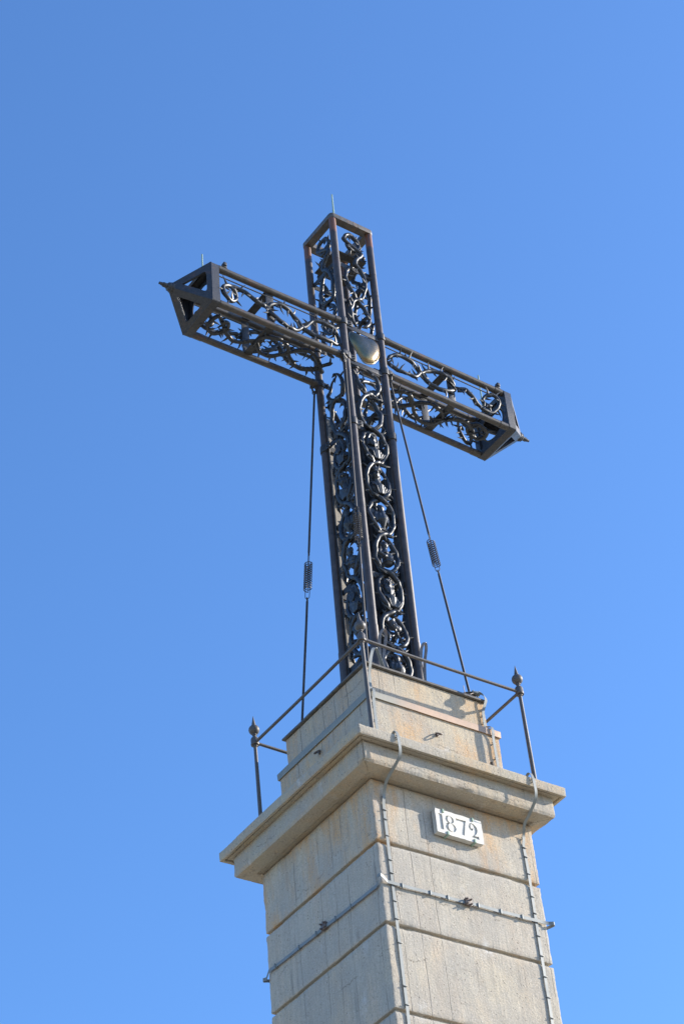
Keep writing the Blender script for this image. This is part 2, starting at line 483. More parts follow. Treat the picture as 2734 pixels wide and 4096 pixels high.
# ------------------------------------------------------------------ concrete pedestal
def square_loft(profile, step=.05, amp=.02, fine_z=(-.6, 99), base=.004, seed=0.0, chip=1.0):
    """a square ring swept along profile [(half width, height), ...]; arrises worn by noise"""
    mb = MB()
    samples = []                                                # (half, z, distance to the nearest profile corner)
    for (h0, z0), (h1, z1) in zip(profile, profile[1:]):
        L = math.hypot(h1-h0, z1-z0)
        st = step if max(z0, z1) > fine_z[0] else 1.2
        k = max(1, int(round(L/st)))
        ts = [i/k for i in range(k)]
        if L > .05 and max(z0, z1) > fine_z[0]: ts = [0, .011/L] + [t for t in ts[1:] if .02 < t*L < L-.02] + [1-.011/L]
        for t in ts:
            d = min(t, 1-t)*L
            samples.append((h0+(h1-h0)*t, z0+(z1-z0)*t, d, (h1-h0)/L, (z1-z0)/L))
    h, z = profile[-1]; samples.append((h, z, 0, 0, 1))
    hm = max(p[0] for p in profile)
    ns = max(4, int(round(2*hm/step)))
    us = [-1 + 2*i/ns for i in range(ns+1)]
    eps = .012/hm                                           # an extra loop beside each corner keeps it crisp
    us = [-1, -1+eps] + us[1:-1] + [1-eps]
    per = []
    for s in range(4):
        for u in us: per.append((s, u))
    n = len(per)
    for (h, z, de, dh, dz) in samples:
        for s, u in per:
            a = (u*h, -h) if s == 0 else (h, u*h) if s == 1 else (-u*h, h) if s == 2 else (-h, -u*h)
            p = Vector((a[0], a[1], z))
            dc = (1-abs(u))*h
            q = p*6.5 + Vector((seed, seed, seed))
            e1 = math.exp(-de/.012); e2 = math.exp(-dc/.012)
            e = max(e1, e2)
            nz = .5+.5*noise.noise(q) ; nz2 = .5+.5*noise.noise(p*27+Vector((seed, 2, 3)))
            big = max(0, noise.noise(p*2.1+Vector((seed*3, 0, 5)))-.15)*1.6*chip
            w = amp*e*(.25*nz+.75*nz2)*(.55+big*2.2) + base*noise.noise(p*5+Vector((3, seed, 1)))
            out = Vector((0, -1, 0)) if s == 0 else Vector((1, 0, 0)) if s == 1 else Vector((0, 1, 0)) if s == 2 else Vector((-1, 0, 0))
            if dc < .06:
                out = Vector((math.copysign(1, p.x), math.copysign(1, p.y), 0)).normalized()
            # profile normal: outwards is (dz, -dh) for a profile running up
            d3 = out*dz + Vector((0, 0, -dh))
            if de < .002: d3 = out + Vector((0, 0, -.35*dh))
            mb.v.append(p - d3.normalized()*w if d3.length > 1e-6 else p)
    k = len(samples)
    for i in range(k-1):
        for j in range(n):
            mb.f.append([i*n+j, i*n+(j+1) % n, (i+1)*n+(j+1) % n, (i+1)*n+j])
    mb.f.append(list(reversed(range(n)))); mb.f.append(list(range((k-1)*n, k*n)))
    return mb

ped = empty('concrete_pedestal', (0, 0, -14.2), 'tall square concrete pedestal with grooved courses, heavy cornice and stepped plinth', 'pedestal')
HS = 1.39
# shaft: courses parted by horizontal grooves
prof = [(1.75, -14.6), (1.75, -13.3), (1.42, -13.2)]
zg = 2.758; cuts = []
while zg > -12.9:
    cuts.append(zg); zg -= 1.253
for zc in reversed(cuts):
    prof += [(HS, zc-.055), (HS-.048, zc-.030), (HS-.048, zc), (HS, zc+.006)]
prof += [(HS, 3.70), (HS-.03, 3.745)]
o = square_loft(prof, .045, .030, seed=1.3).build('shaft', M['shaft'], ped, G['shaft'], sharp=28)
# cornice: moulding under a drip-grooved slab
prof = [(1.36, 3.752), (1.43, 3.748), (1.44, 3.722), (1.655, 3.733), (1.666, 3.76), (1.666, 4.064)]
square_loft(prof, .032, .034, seed=4.1, base=.004, chip=1.3).build('cornice_moulding', M['cornice'], ped, G['slab'], sharp=28)
prof = [(1.60, 4.066), (1.735, 4.062), (1.737, 4.082), (1.760, 4.082), (1.763, 4.047), (1.806, 4.046), (1.811, 4.192), (1.60, 4.204)]
square_loft(prof, .035, .013, seed=7.7, base=.003, chip=.9).build('cornice_slab', M['slab'], ped, G['slab'], sharp=28)
# plinth in two steps
square_loft([(1.168, 4.19), (1.168, 5.285), (1.10, 5.35)], .05, .012, seed=2.9).build('lower_plinth_block', M['plinth'], ped, G['plinth'], sharp=28)
square_loft([(1.070, 5.30), (1.070, 5.935), (1.05, 5.945)], .05, .012, seed=9.2).build('upper_plinth_block', M['plinth'], ped, G['cap'], sharp=28)
o = square_loft([(1.172, 5.268), (1.197, 5.264), (1.200, 5.372), (1.194, 5.380), (1.085, 5.425), (1.06, 5.43)], .12, .006, base=.003, seed=3.3).build('metal_flashing', M['flashing'], ped, G['plinth'], sharp=30)
o['label'] = 'thin copper coloured flashing strip'
o = square_loft([(1.06, 5.946), (1.098, 5.944), (1.112, 5.952), (1.113, 5.978), (1.104, 5.992), (.9, 6.0)], .12, .004, base=.004, seed=5.3).build('cap_sheet', M['capsheet'], ped, G['cap'], sharp=50)

# ------------------------------------------------------------------ iron cross
cross = empty('iron_cross', (0, 0, 6.0), 'black openwork iron cross of tubes and thorny vines standing on the concrete pedestal', 'cross')
W = .40; ZT, ZB, ZC = 13.977, 13.138, 11.612
FC = G['cross']
corner = {'n': (-W, -W), 'r': (W, -W), 'l': (-W, W), 'b': (W, W)}
for k, (x, y) in corner.items():
    mb = MB()
    rU, rL = .0655, .0705
    mb.cyl((x, y, 11.5), (x, y, 16.66), rU, 20)
    mb.cyl((x, y, 5.99), (x, y, 11.52), rL, 20)
    jag = 7.34 + .1*noise.noise(Vector((x*9, y*7, 1)))
    mb.tube([(x, y, 5.985), (x, y, jag)], .0775, 20)            # sleeve at the foot
    for zz in (15.55, 15.0): mb.tube([(x, y, zz), (x, y, zz+.012)], .0675, 20)
    mb.build('column_rod', M['rod'], cross, FC)
# mostly dark flange plates welded to the rods inside the lower column
fl = MB()
for (x0, x1, y0, y1) in ((W-.012, W+.003, -W+.05, -W+.20), (W-.012, W+.003, W-.20, W-.05)):
    mb = MB().box(x0, x1, y0, y1, 6.0, 12.38); mb.build('flange_plate', M['plate'], cross, FC)
for (x0, x1) in ((-W+.05, -W+.20), (W-.20, W-.05)):
    mb = MB().box(x0, x1, W-.012, W+.003, 6.0, 12.38); mb.build('flange_plate', M['flange' if x0 < 0 else 'plate'], cross, FC)  # left plate takes the brightened, sunlit-looking colour
for (x0, x1, y0, y1) in ((-W+.05, -W+.105, -W+.005, -W+.02), (-W+.005, -W+.02, W-.105, W-.05)):
    mb = MB().box(x0, x1, y0, y1, 6.0, 12.38); mb.build('flange_plate', M['plate'], cross, FC)

def rounded_square(h, r, n=5):
    out = []
    for cx, cy, a0 in ((h-r, h-r, 0), (-(h-r), h-r, 90), (-(h-r), -(h-r), 180), (h-r, -(h-r), 270)):
        for i in range(n+1):
            a = R(a0+90*i/n); out.append((cx+r*math.cos(a), cy+r*math.sin(a)))
    return out
def ring_frame(mb, prof, r=.06, n=5):
    """prof: closed loop of (half width, z)"""
    k = len(prof); m_ = None
    vs = []
    for h, z in prof:
        rr = max(.012, r - (prof[0][0]-h)) if h < prof[0][0] else r
        loop = rounded_square(h, rr, n); m_ = len(loop)
        vs += [(x, y, z) for x, y in loop]
    fs = []
    for i in range(k):
        for j in range(m_):
            fs.append((i*m_+j, i*m_+(j+1) % m_, ((i+1) % k)*m_+(j+1) % m_, ((i+1) % k)*m_+j))
    mb.add(vs, fs)
mb = MB()
ring_frame(mb, [(.470, 16.635), (.474, 16.645), (.474, 16.735), (.468, 16.745), (.455, 16.745), (.325, 16.745), (.325, 16.635)], .075)
mb.box(.02, .05, -.4765, -.470, 16.64, 16.74); mb.box(.12, .145, -.4765, -.470, 16.64, 16.735)
mb.build('top_frame', M['frame'], cross, FC)
# a diaphragm with a round hole below the top
mb = MB(); nn = 32; vs = []
for j in range(nn):
    a = 2*math.pi*j/nn + math.pi/4*0
    d = .335/max(abs(math.cos(a)), abs(math.sin(a)))
    for rr in (d, .20):
        for z in (15.93, 15.95): vs.append((rr*math.cos(a), rr*math.sin(a), z))
fs = []
for j in range(nn):
    a, b = j*4, ((j+1) % nn)*4
    fs += [(a, b, b+2, a+2), (a+1, a+3, b+3, b+1), (a, a+1, b+1, b), (a+2, b+2, b+3, a+3)]
mb.add(vs, fs).build('diaphragm', M['plate'], cross, FC)

# collars where the arms meet the column, and clamps lower down
def collar(x, y, z, tx, ty, h=.135, name='collar'):
    """band round a rod with a bolted tab towards (tx, ty)"""
    mb = MB()
    mb.lathe((x, y, z-h/2), [(.074, 0), (.084, .004), (.086, .02), (.086, h-.02), (.083, h-.004), (.074, h)], 20)
    d = Vector((tx, ty, 0)).normalized(); s = Vector((-d.y, d.x, 0))
    m = Matrix(((d.x, s.x, 0, x), (d.y, s.y, 0, y), (0, 0, 1, z), (0, 0, 0, 1)))
    mb.box(.07, .185, -.045, -.030, -h*.42, h*.42, m, .004)
    for zz in (-.028, .028):
        a = m @ Vector((.135, -.03, zz)); b = m @ Vector((.135, -.068, zz))
        mb.cyl(a, b, .015, 8)
    return mb.build(name, M['plate'], cross, FC)
for k, (x, y) in corner.items():
    sx = -math.copysign(1, x); sy = -math.copysign(1, y)
    for z in (ZT, ZB): collar(x, y, z, sx if y < 0 else sx, 0, .15)
    if k != 'b':
        collar(x, y, ZC, (1 if k == 'n' else -1 if k == 'r' else 0), (0 if k in 'nr' else -1), .15, 'clamp')

# ------- arms
XL, XR = 2.96, 3.085
PT, PB, PH = 13.985, 13.115, .461
for s, xe in ((-1, XL), (1, XR)):
    for y in (-W, W):
        for z in (ZT, ZB):
            mb = MB()
            yy0, yy1 = y, math.copysign(.408, y)
            mb.tube([(s*(W+.05), yy0, z), (s*1.2, yy0, z), (s*2.2, (yy0+yy1)/2, z), (s*(xe+.03), yy1, z)], .0585, 18)
            mb.tube([(s*(W+.07), yy0, z), (s*(W+.17), yy0, z)], .068, 18)           # socket at the column
            mb.tube([(s*(xe-.18), yy1, z), (s*(xe-.02), yy1, z)], .064, 18)
            mb.build('arm_rod', M['armrod'], cross, arm_map)
    # thin inner bars just below the top rods
    for y in (-W+.02, W-.02):
        MB().tube([(s*.48, y, ZT-.135), (s*(xe-.02), y, ZT-.135)], .011, 8).build('inner_bar', M['plate'], cross, arm_map)
    # flat frame of four plates half way along the arm
    xm = s*1.90
    for (y0, y1, z0, z1) in ((-W+.015, -W+.03, ZB+.03, ZT-.03), (W-.03, W-.015, ZB+.03, ZT-.03), (-W+.03, W-.03, ZB-.005, ZB+.010), (-W+.03, W-.03, ZT-.015, ZT)):
        MB().box(xm-.075, xm+.075, y0, y1, z0, z1, None, .003).build('cross_plate', M['plate'], cross, arm_map)
    # end cap: square box frame and a hollow pyramid of four ribs
    mb = MB()
    x0, x1 = s*xe, s*(xe+.150)
    ym, zm = 0, (PT+PB)/2
    def sq(x, h, hv, r):
        lp = rounded_square(1, .001, 1)
        out = []
        for cx, cy, a0 in ((h-r, hv-r, 0), (-(h-r), hv-r, 90), (-(h-r), -(hv-r), 180), (h-r, -(hv-r), 270)):
            for i in range(5):
                a = R(a0+90*i/4); out.append((x, cx+r*math.cos(a), zm+cy+r*math.sin(a)))
        return out
    hv = (PT-PB)/2
    loops = [sq(x0, PH+.015, hv+.035, .05), sq(x1, PH+.015, hv+.035, .05), sq(x1, PH-.06, hv-.04, .03), sq(x0+s*.02, PH-.06, hv-.04, .03), sq(x0+s*.02, PH-.10, hv-.08, .03), sq(x0, PH-.10, hv-.08, .03)]
    nl = len(loops[0]); vs = [p for l in loops for p in l]; fs = []
    for i in range(len(loops)):
        for j in range(nl):
            fs.append((i*nl+j, i*nl+(j+1) % nl, ((i+1) % len(loops))*nl+(j+1) % nl, ((i+1) % len(loops))*nl+j))
    mb.add(vs, fs)
    nn = 32; vs = []; fs = []  # plate with round hole, added to block sunlight inside the cap
    for j in range(nn):
        a = 2*math.pi*(j+.5)/nn
        d = (PH-.07)/max(abs(math.cos(a)), abs(math.sin(a)))
        for rr in (d, .30):
            for x_ in (x0+s*.03, x0+s*.045): vs.append((x_, rr*math.cos(a), zm+rr*math.sin(a)))
    for j in range(nn):
        a, b = j*4, ((j+1) % nn)*4
        fs += [(a, b, b+2, a+2), (a+1, a+3, b+3, b+1), (a, a+1, b+1, b), (a+2, b+2, b+3, a+3)]
    mb.add(vs, fs)
    xa = s*(xe+.150+.50)                                             # level of the truncated apex
    ra = .062
    base = [(-1, 1), (1, 1), (1, -1), (-1, -1)]
    B = [Vector((x1, a*(PH+.005), zm+b*(hv+.025))) for a, b in base]
    T = [Vector((xa, a*ra, zm+b*ra)) for a, b in base]
    th = .045
    for i in range(4):
        a, b = B[i], B[(i+1) % 4]; c, d = T[(i+1) % 4], T[i]
        nrm = (b-a).cross(d-a).normalized()
        ctr = Vector((xa, 0, zm)); 
        if nrm.dot(a-Vector((x1, 0, zm))) < 0: nrm = -nrm
        def pt(u, t): 
            lo = a.lerp(b, u); hi = d.lerp(c, u); return lo.lerp(hi, t)
        # hole: rounded triangle in (u, t)
        hole = []
        corners = [(.155, .13), (.845, .13), (.5, .80)]
        for q in range(3):
            p0, p1, p2 = Vector(corners[q-1]), Vector(corners[q]), Vector(corners[(q+1) % 3])
            f = .22 if q < 2 else .08
            s0 = p1.lerp(p0, f); s1 = p1.lerp(p2, f)
            for k in range(5):
                t = k/4; hole.append(s0*(1-t)**2 + p1*2*t*(1-t) + s1*t*t)
        outer = []
        nh = len(hole)
        # outer boundary sampled so each hole point has a partner
        cen = Vector((.5, .30))
        for h in hole:
            dr = h-cen
            ts = []
            if dr.x > 1e-6: ts.append((1-cen.x)/dr.x)
            if dr.x < -1e-6: ts.append((0-cen.x)/dr.x)
            if dr.y > 1e-6: ts.append((1-cen.y)/dr.y)
            if dr.y < -1e-6: ts.append((0-cen.y)/dr.y)
            outer.append(cen + dr*min(ts))
        # snap to the four corners so the ribs close
        for cu in ((0, 0), (1, 0), (0, 1), (1, 1)):
            j = min(range(nh), key=lambda j: (outer[j]-Vector(cu)).length)
            outer[j] = Vector(cu)
        vs = []
        for q in range(nh):
            po, ph_ = pt(*outer[q]), pt(*hole[q])
            vs += [po, ph_, ph_-nrm*th, po-nrm*th]
        fs = []
        for q in range(nh):
            w, w2 = q*4, ((q+1) % nh)*4
            for e in range(4): fs.append((w+e, w+(e+1) % 4, w2+(e+1) % 4, w2+e))
        mb.add(vs, fs)
    cap_o = mb.build('end_cap', M['endcap'], cross, arm_map, sharp=30)
    mx = Matrix.Rotation(R(90)*s, 4, 'Y')
    mb = MB()
    mb.lathe((xa-s*.05, 0, zm), [(.085, 0), (.092, .02), (.092, .055), (.078, .075), (.078, .10), (.055, .125), (.042, .13), (.042, .20), (.03, .205), (.03, .235), (.024, .245), (.024, .275)], 12, mx)
    bo = mb.build('apex_bolt', M['endcap'], cap_o, arm_map, sharp=30)
    # stub clamp on the front top rod near the end cap
    mb = MB().box(s*(xe-.12)-.045, s*(xe-.12)+.045, -W-.075, -W+.02, ZT+.03, ZT+.085, None, .006)
    mb.box(s*(xe-.12)-.03, s*(xe-.12)+.03, -W-.10, -W-.02, ZT+.06, ZT+.13, None, .006)
    mb.build('rod_clamp', M['plate'], cross, arm_map)

# lightning rods on the three ends
MB().tube([(-.357, -.41, 16.73), (-.357, -.41, 16.90), (-.356, -.41, 16.92), (-.354, -.41, 17.33)], [.019, .019, .016, .013], 10).build('lightning_rod', M['bronze'], cross, FC)
MB().tube([(-2.97, .0, 13.95), (-2.97, .0, 14.70)], [.015, .013], 10).build('lightning_rod', M['bronze'], cross, arm_map)
MB().tube([(2.965, .0, 13.95), (2.965, .0, 14.72)], [.015, .013], 10).build('lightning_rod', M['bronze'], cross, arm_map)

# polished boss at the crossing: a convex drop-shaped sheet
out2 = [(-.303, 13.700), (-.27, 13.765), (-.20, 13.792), (-.06, 13.790), (.10, 13.812), (.211, 13.818), (.285, 13.765), (.318, 13.66), (.312, 13.50), (.262, 13.355), (.17, 13.225), (.067, 13.165), (-.04, 13.150), (-.11, 13.225), (-.19, 13.36), (-.27, 13.50), (-.305, 13.60)]
def closed_path(pts, n=4):
    P = [Vector((a, b, 0)) for a, b in pts]; k = len(P); o_ = []
    for i in range(k):
        a, b, c, d = P[i-1], P[i], P[(i+1) % k], P[(i+2) % k]
        for q in range(n):
            t = q/n; o_.append(.5*((2*b)+(-a+c)*t+(2*a-5*b+4*c-d)*t*t+(-a+3*b-3*c+d)*t**3))
    return o_
cp = closed_path(out2); ctr = Vector((.05, 13.47, 0)); mb = MB(); kk = len(cp); vs = []; fs = []
levels = [(1.03, -.016), (1.03, .0), (1.0, .004), (.985, .004), (.97, .012), (.93, .036), (.82, .070), (.65, .098), (.45, .115), (.25, .123), (.06, .126)]
for f, dep in levels:
    for p in cp:
        q = ctr + (p-ctr)*f; vs.append((q.x, -W-.035-dep*.72, q.y))
for i in range(len(levels)-1):
    for j in range(kk): fs.append((i*kk+j, i*kk+(j+1) % kk, (i+1)*kk+(j+1) % kk, (i+1)*kk+j))
fs.append(tuple(range(kk))); fs.append(tuple(range((len(levels)-1)*kk, len(levels)*kk)))
mb.add(vs, fs)
o = mb.build('polished_boss', M['boss'], cross, FC, sharp=60); o['label'] = 'polished drop-shaped metal boss glinting at the crossing'
# bars carrying the boss
for z in (13.90, 13.05):
    MB().box(-W+.06, W-.06, -W-.03, -W-.015, z-.05, z+.05, None, .003).build('crossbar', M['plate'], cross, FC)

# ------------------------------------------------------------------ thorn vines
def vine_mesh(mb, fr, strands, r, rng, thorn=.10, gap=.11):
    """strands: lists of (u, v, w); fr(u, v, w) -> nominal point"""
    for st in strands:
        P = smooth_path([Vector(p) for p in st], 5)
        ph = rng.uniform(0, 50)
        rad = []
        for i, p in enumerate(P):
            t = i/(len(P)-1)
            rad.append(r*(1+.28*noise.noise(p*7+Vector((ph, 0, 0))))*(.55 if t < .0 else 1)*min(1, .35+t*14, .35+(1-t)*14))
            P[i] = p + Vector((noise.noise(p*9+Vector((ph, 1, 0))), noise.noise(p*9+Vector((0, ph, 2))), noise.noise(p*8+Vector((1, 3, ph)))))*r*.42
        mb.tube([fr(*p) for p in P], rad, 8)
        acc = rng.uniform(0, gap); side = 1
        for i in range(1, len(P)-1):
            acc += (P[i]-P[i-1]).length
            if acc > gap:
                acc = rng.uniform(-.4, .35)*gap
                side = -side if rng.random() < .75 else side
                tg = (P[i+1]-P[i-1]).normalized()
                nv = Vector((-tg.y, tg.x, 0))*side + Vector((0, 0, rng.uniform(-.25, .7)))
                nv.normalize()
                L = thorn*rng.uniform(.65, 1.25)
                lean = tg*rng.choice((-1, 1))*rng.uniform(.1, .6)
                b = P[i] + nv*r*.4
                pts = [b, b+nv*L*.45+lean*L*.12, b+nv*L*.85+lean*L*.5]
                mb.tube([fr(*q) for q in pts], [r*.62, r*.40, r*.05], 6)
                for q in range(1):
                    mb.ball(fr(*(P[i]+nv*r*.25)), r*.8, n=6)
def face_frame(face, vines=False):
    """(along, across, out) on a column face -> nominal point"""
    if face == 'front': return lambda u, v, w: Vector((v, -W-w, u))
    if face == 'left' and vines: return lambda u, v, w: Vector((-W-w, -v*.88-.05, u))     # this panel sits towards the near corner
    if face == 'left': return lambda u, v, w: Vector((-W-w, -v, u))
    if face == 'back': return lambda u, v, w: Vector((-v, W+w, u))
    return lambda u, v, w: Vector((W+w, v, u))
def ssin(x, p=.62):
    s = math.sin(x); return math.copysign(abs(s)**p, s)
JL = [13.0, 12.40, 11.60, 10.85, 10.08, 9.32, 8.53, 7.74, 7.04, 6.36, 6.04]
JU = [15.62, 14.72, 14.02]
def chain(J, amp, rng, dep=.035, n=9):
    A, B = [], []
    for i in range(len(J)-1):
        a, b = J[i], J[i+1]; sg = 1 if i % 2 == 0 else -1
        am = amp*rng.uniform(.93, 1.05); off = rng.uniform(-.02, .02)
        for k in range(n):
            t = k/n
            u = a+(b-a)*t; s = ssin(math.pi*t)
            wob = dep*math.cos(math.pi*t)
            A.append((u, sg*(am*s)+off*math.sin(math.pi*t), wob if sg > 0 else wob))
            B.append((u, -sg*(am*s)+off*math.sin(math.pi*t), -wob))
    A.append((J[-1], 0, -dep)); B.append((J[-1], 0, dep))
    return A, B
def spiral(cu, cv, r0, r1, a0, a1, n=18, dw=.0):
    return [(cu+(r0+(r1-r0)*i/n)*math.sin(a0+(a1-a0)*i/n), cv+(r0+(r1-r0)*i/n)*math.cos(a0+(a1-a0)*i/n), dw*i/n) for i in range(n+1)]
vine_panels = {}
for fi, face in enumerate(('front', 'left', 'back', 'right')):
    fr = face_frame(face, True); rng = random.Random(40+fi)
    # lower shaft panel
    A, B = chain(JL, .235, rng)
    mb = MB(); vine_mesh(mb, fr, [A, B], .040, rng, .135, .15)
    # leaf-like spurs where the strands cross
    for j in JL[1:-1]:
        for sg in (-1, 1):
            b = Vector((j+rng.uniform(-.02, .04), sg*.04, .02)); L = rng.uniform(.17, .24)
            pts = [b, b+Vector((-.05*rng.random(), sg*L*.5, .03)), b+Vector((rng.uniform(.0, .08), sg*L, .02))]
            mb.tube([fr(*q) for q in pts], [.036, .026, .003], 6)
    vine_panels[face] = mb.build('vine_panel', M['vine'], cross, FC, sharp=50)
    # upper panel, with a curl at its head
    mb = MB()
    A, B = chain(JU, .215, rng)
    sp = spiral(16.24, -.01, .17, .17, R(-10), R(285), 16)
    sp = [(16.24+.19*math.sin(a), .0+.165*math.cos(a), .03*math.cos(a*.5)) for a in [R(210+340*i/18) for i in range(19)]]
    head = sp + [(16.02, .17, 0), (15.85, .10, .02), (15.74, .02, .03)]
    curl = [(15.62, 0, -.03), (15.72, .03, -.02), (15.82, .10, .0), (15.95, .18, .03)]
    vine_mesh(mb, fr, [head+A, B], .038, rng, .14, .115)
    mb.build('vine_panel', M['vine'], cross, FC, sharp=50)
# flat bars behind the vines of the column
for z in (15.56, 11.62, 9.80, 8.46, 6.93):
    for face in ('front', 'left', 'back', 'right'):
        fr = face_frame(face); zz = z + {'front': 0, 'left': .05, 'back': .02, 'right': -.03}[face]
        mb = MB(); vs = [fr(u, v, w) for w in (-.050, -.036) for v in (-W+.05, W-.05) for u in (zz-.055, zz+.055)]
        mb.add(vs, [(0,2,3,1),(4,5,7,6),(0,1,5,4),(2,6,7,3),(0,4,6,2),(1,3,7,5)]).build('crossbar', M['plate'], cross, FC)

# vines of the arms: curl at the outer end, node at the plate, then two strands crossing on the way to the column
def arm_frame(face, s):
    zc_ = (ZT+ZB)/2
    if face == 'front': return lambda u, v, w: Vector((s*u, -W-w, zc_+v))
    if face == 'back': return lambda u, v, w: Vector((s*u, W+w, zc_+v))
    if face == 'under': return lambda u, v, w: Vector((s*u, v, ZB-w))
    return lambda u, v, w: Vector((s*u, -v, ZT+w))
for s, xe in ((-1, XL), (1, XR)):
    for fi, face in enumerate(('front', 'under', 'back')):
        fr = arm_frame(face, s); rng = random.Random(100+fi+(20 if s > 0 else 0))
        xo = xe-.22
        node = (1.97, -.03)
        wr = lambda pts, sg: [(u, v*sg, .035*math.sin(i*1.1)) for i, (u, v) in enumerate(pts)]
        if face != 'under':
            if s < 0:
                st = [[(2.0, -.049), (2.11, -.029), (2.27, .024), (2.39, .134), (2.55, .187), (2.72, .163), (2.84, .055), (2.86, -.10), (2.79, -.20), (2.66, -.205), (2.57, -.06), (2.61, .06), (2.70, .062)],
                      [(2.0, -.049), (1.85, .108), (1.65, .152), (1.5, .119), (1.36, .03), (1.23, -.135), (1.09, -.217), (.93, -.245), (.73, -.225), (.57, -.19), (.47, -.09)],
                      [(1.99, -.08), (1.87, -.19), (1.71, -.265), (1.52, -.28), (1.36, -.22), (1.2, -.07), (1.04, .110), (.84, .145), (.64, .129), (.49, .05)]]
            else:
                st = [[(2.0, -.002), (2.18, .045), (2.33, -.05), (2.49, -.145), (2.68, -.185), (2.84, -.14), (2.95, .02), (2.94, .17), (2.84, .235), (2.71, .19), (2.64, .055), (2.70, -.05), (2.80, -.043)],
                      [(2.0, .023), (1.87, .118), (1.73, .187), (1.57, .215), (1.39, .153), (1.23, -.001), (1.09, -.17), (.92, -.208), (.74, -.205), (.58, -.13), (.50, -.048)],
                      [(1.99, -.051), (1.81, -.182), (1.64, -.223), (1.44, -.173), (1.31, -.03), (1.2, .1), (1.04, .157), (.86, .163), (.65, .128), (.50, -.033)]]
            strands = [wr(p, 1 if face == 'front' else -1) for p in st]
        else:
            fl_ = 1 if s < 0 else -1
            st = [[(1.97, 0), (2.14, .13), (2.32, .17), (2.50, .10), (2.64, -.03), (2.78, -.13), (2.86, -.02), (2.83, .13), (2.70, .20), (2.56, .17), (2.50, .03), (2.58, -.08), (2.70, -.06)],
                  [(1.97, 0), (1.84, .14), (1.66, .21), (1.46, .17), (1.30, .02), (1.14, -.15), (.95, -.20), (.76, -.10), (.60, .06), (.50, .12)],
                  [(1.97, -.02), (1.82, -.17), (1.64, -.22), (1.45, -.15), (1.30, .01), (1.12, .17), (.93, .20), (.74, .10), (.60, -.08), (.50, -.14)]]
            strands = [wr(p, fl_) for p in st]
        mb = MB()
        vine_mesh(mb, fr, strands, .038, rng, .17, .085)
        for q in range(7):                                              # tangle of spurs on the node
            b = Vector((1.97+rng.uniform(-.05, .05), node[1]+rng.uniform(-.04, .04), .02)); d = Vector((rng.uniform(-1, 1), rng.uniform(-1, 1), rng.uniform(0, .5))).normalized()
            mb.tube([fr(*b), fr(*(b+d*.07)), fr(*(b+d*.16))], [.022, .017, .002], 6)
        mb.build('vine_panel', M['vine'], cross, arm_map, sharp=50)

# ------------------------------------------------------------------ cast reliefs inside the loops of the shaft vines
def remeshed(mb, name, mat, parent, voxel=.011, fn=None):
    me = bpy.data.meshes.new(name); me.from_pydata([tuple(v) for v in mb.v], [], mb.f)
    bm = bmesh.new(); bm.from_mesh(me); bmesh.ops.recalc_face_normals(bm, faces=bm.faces[:]); bm.to_mesh(me); bm.free()
    ob = bpy.data.objects.new(name, me); COL.objects.link(ob)
    md = ob.modifiers.new('r', 'REMESH'); md.mode = 'VOXEL'; md.voxel_size = voxel
    sm = ob.modifiers.new('s', 'SMOOTH'); sm.factor = .5; sm.iterations = 1
    dg = bpy.context.evaluated_depsgraph_get(); dg.update()
    m2 = bpy.data.meshes.new_from_object(ob.evaluated_get(dg))
    m2.name = name
    bpy.data.objects.remove(ob); bpy.data.meshes.remove(me)
    if fn: 
        for v in m2.vertices: v.co = fn(v.co)
    m2.polygons.foreach_set('use_smooth', [True]*len(m2.polygons))
    m2.materials.clear(); m2.materials.append(mat)
    o_ = bpy.data.objects.new(name, m2); COL.objects.link(o_)
    attach(o_, parent)
    return o_
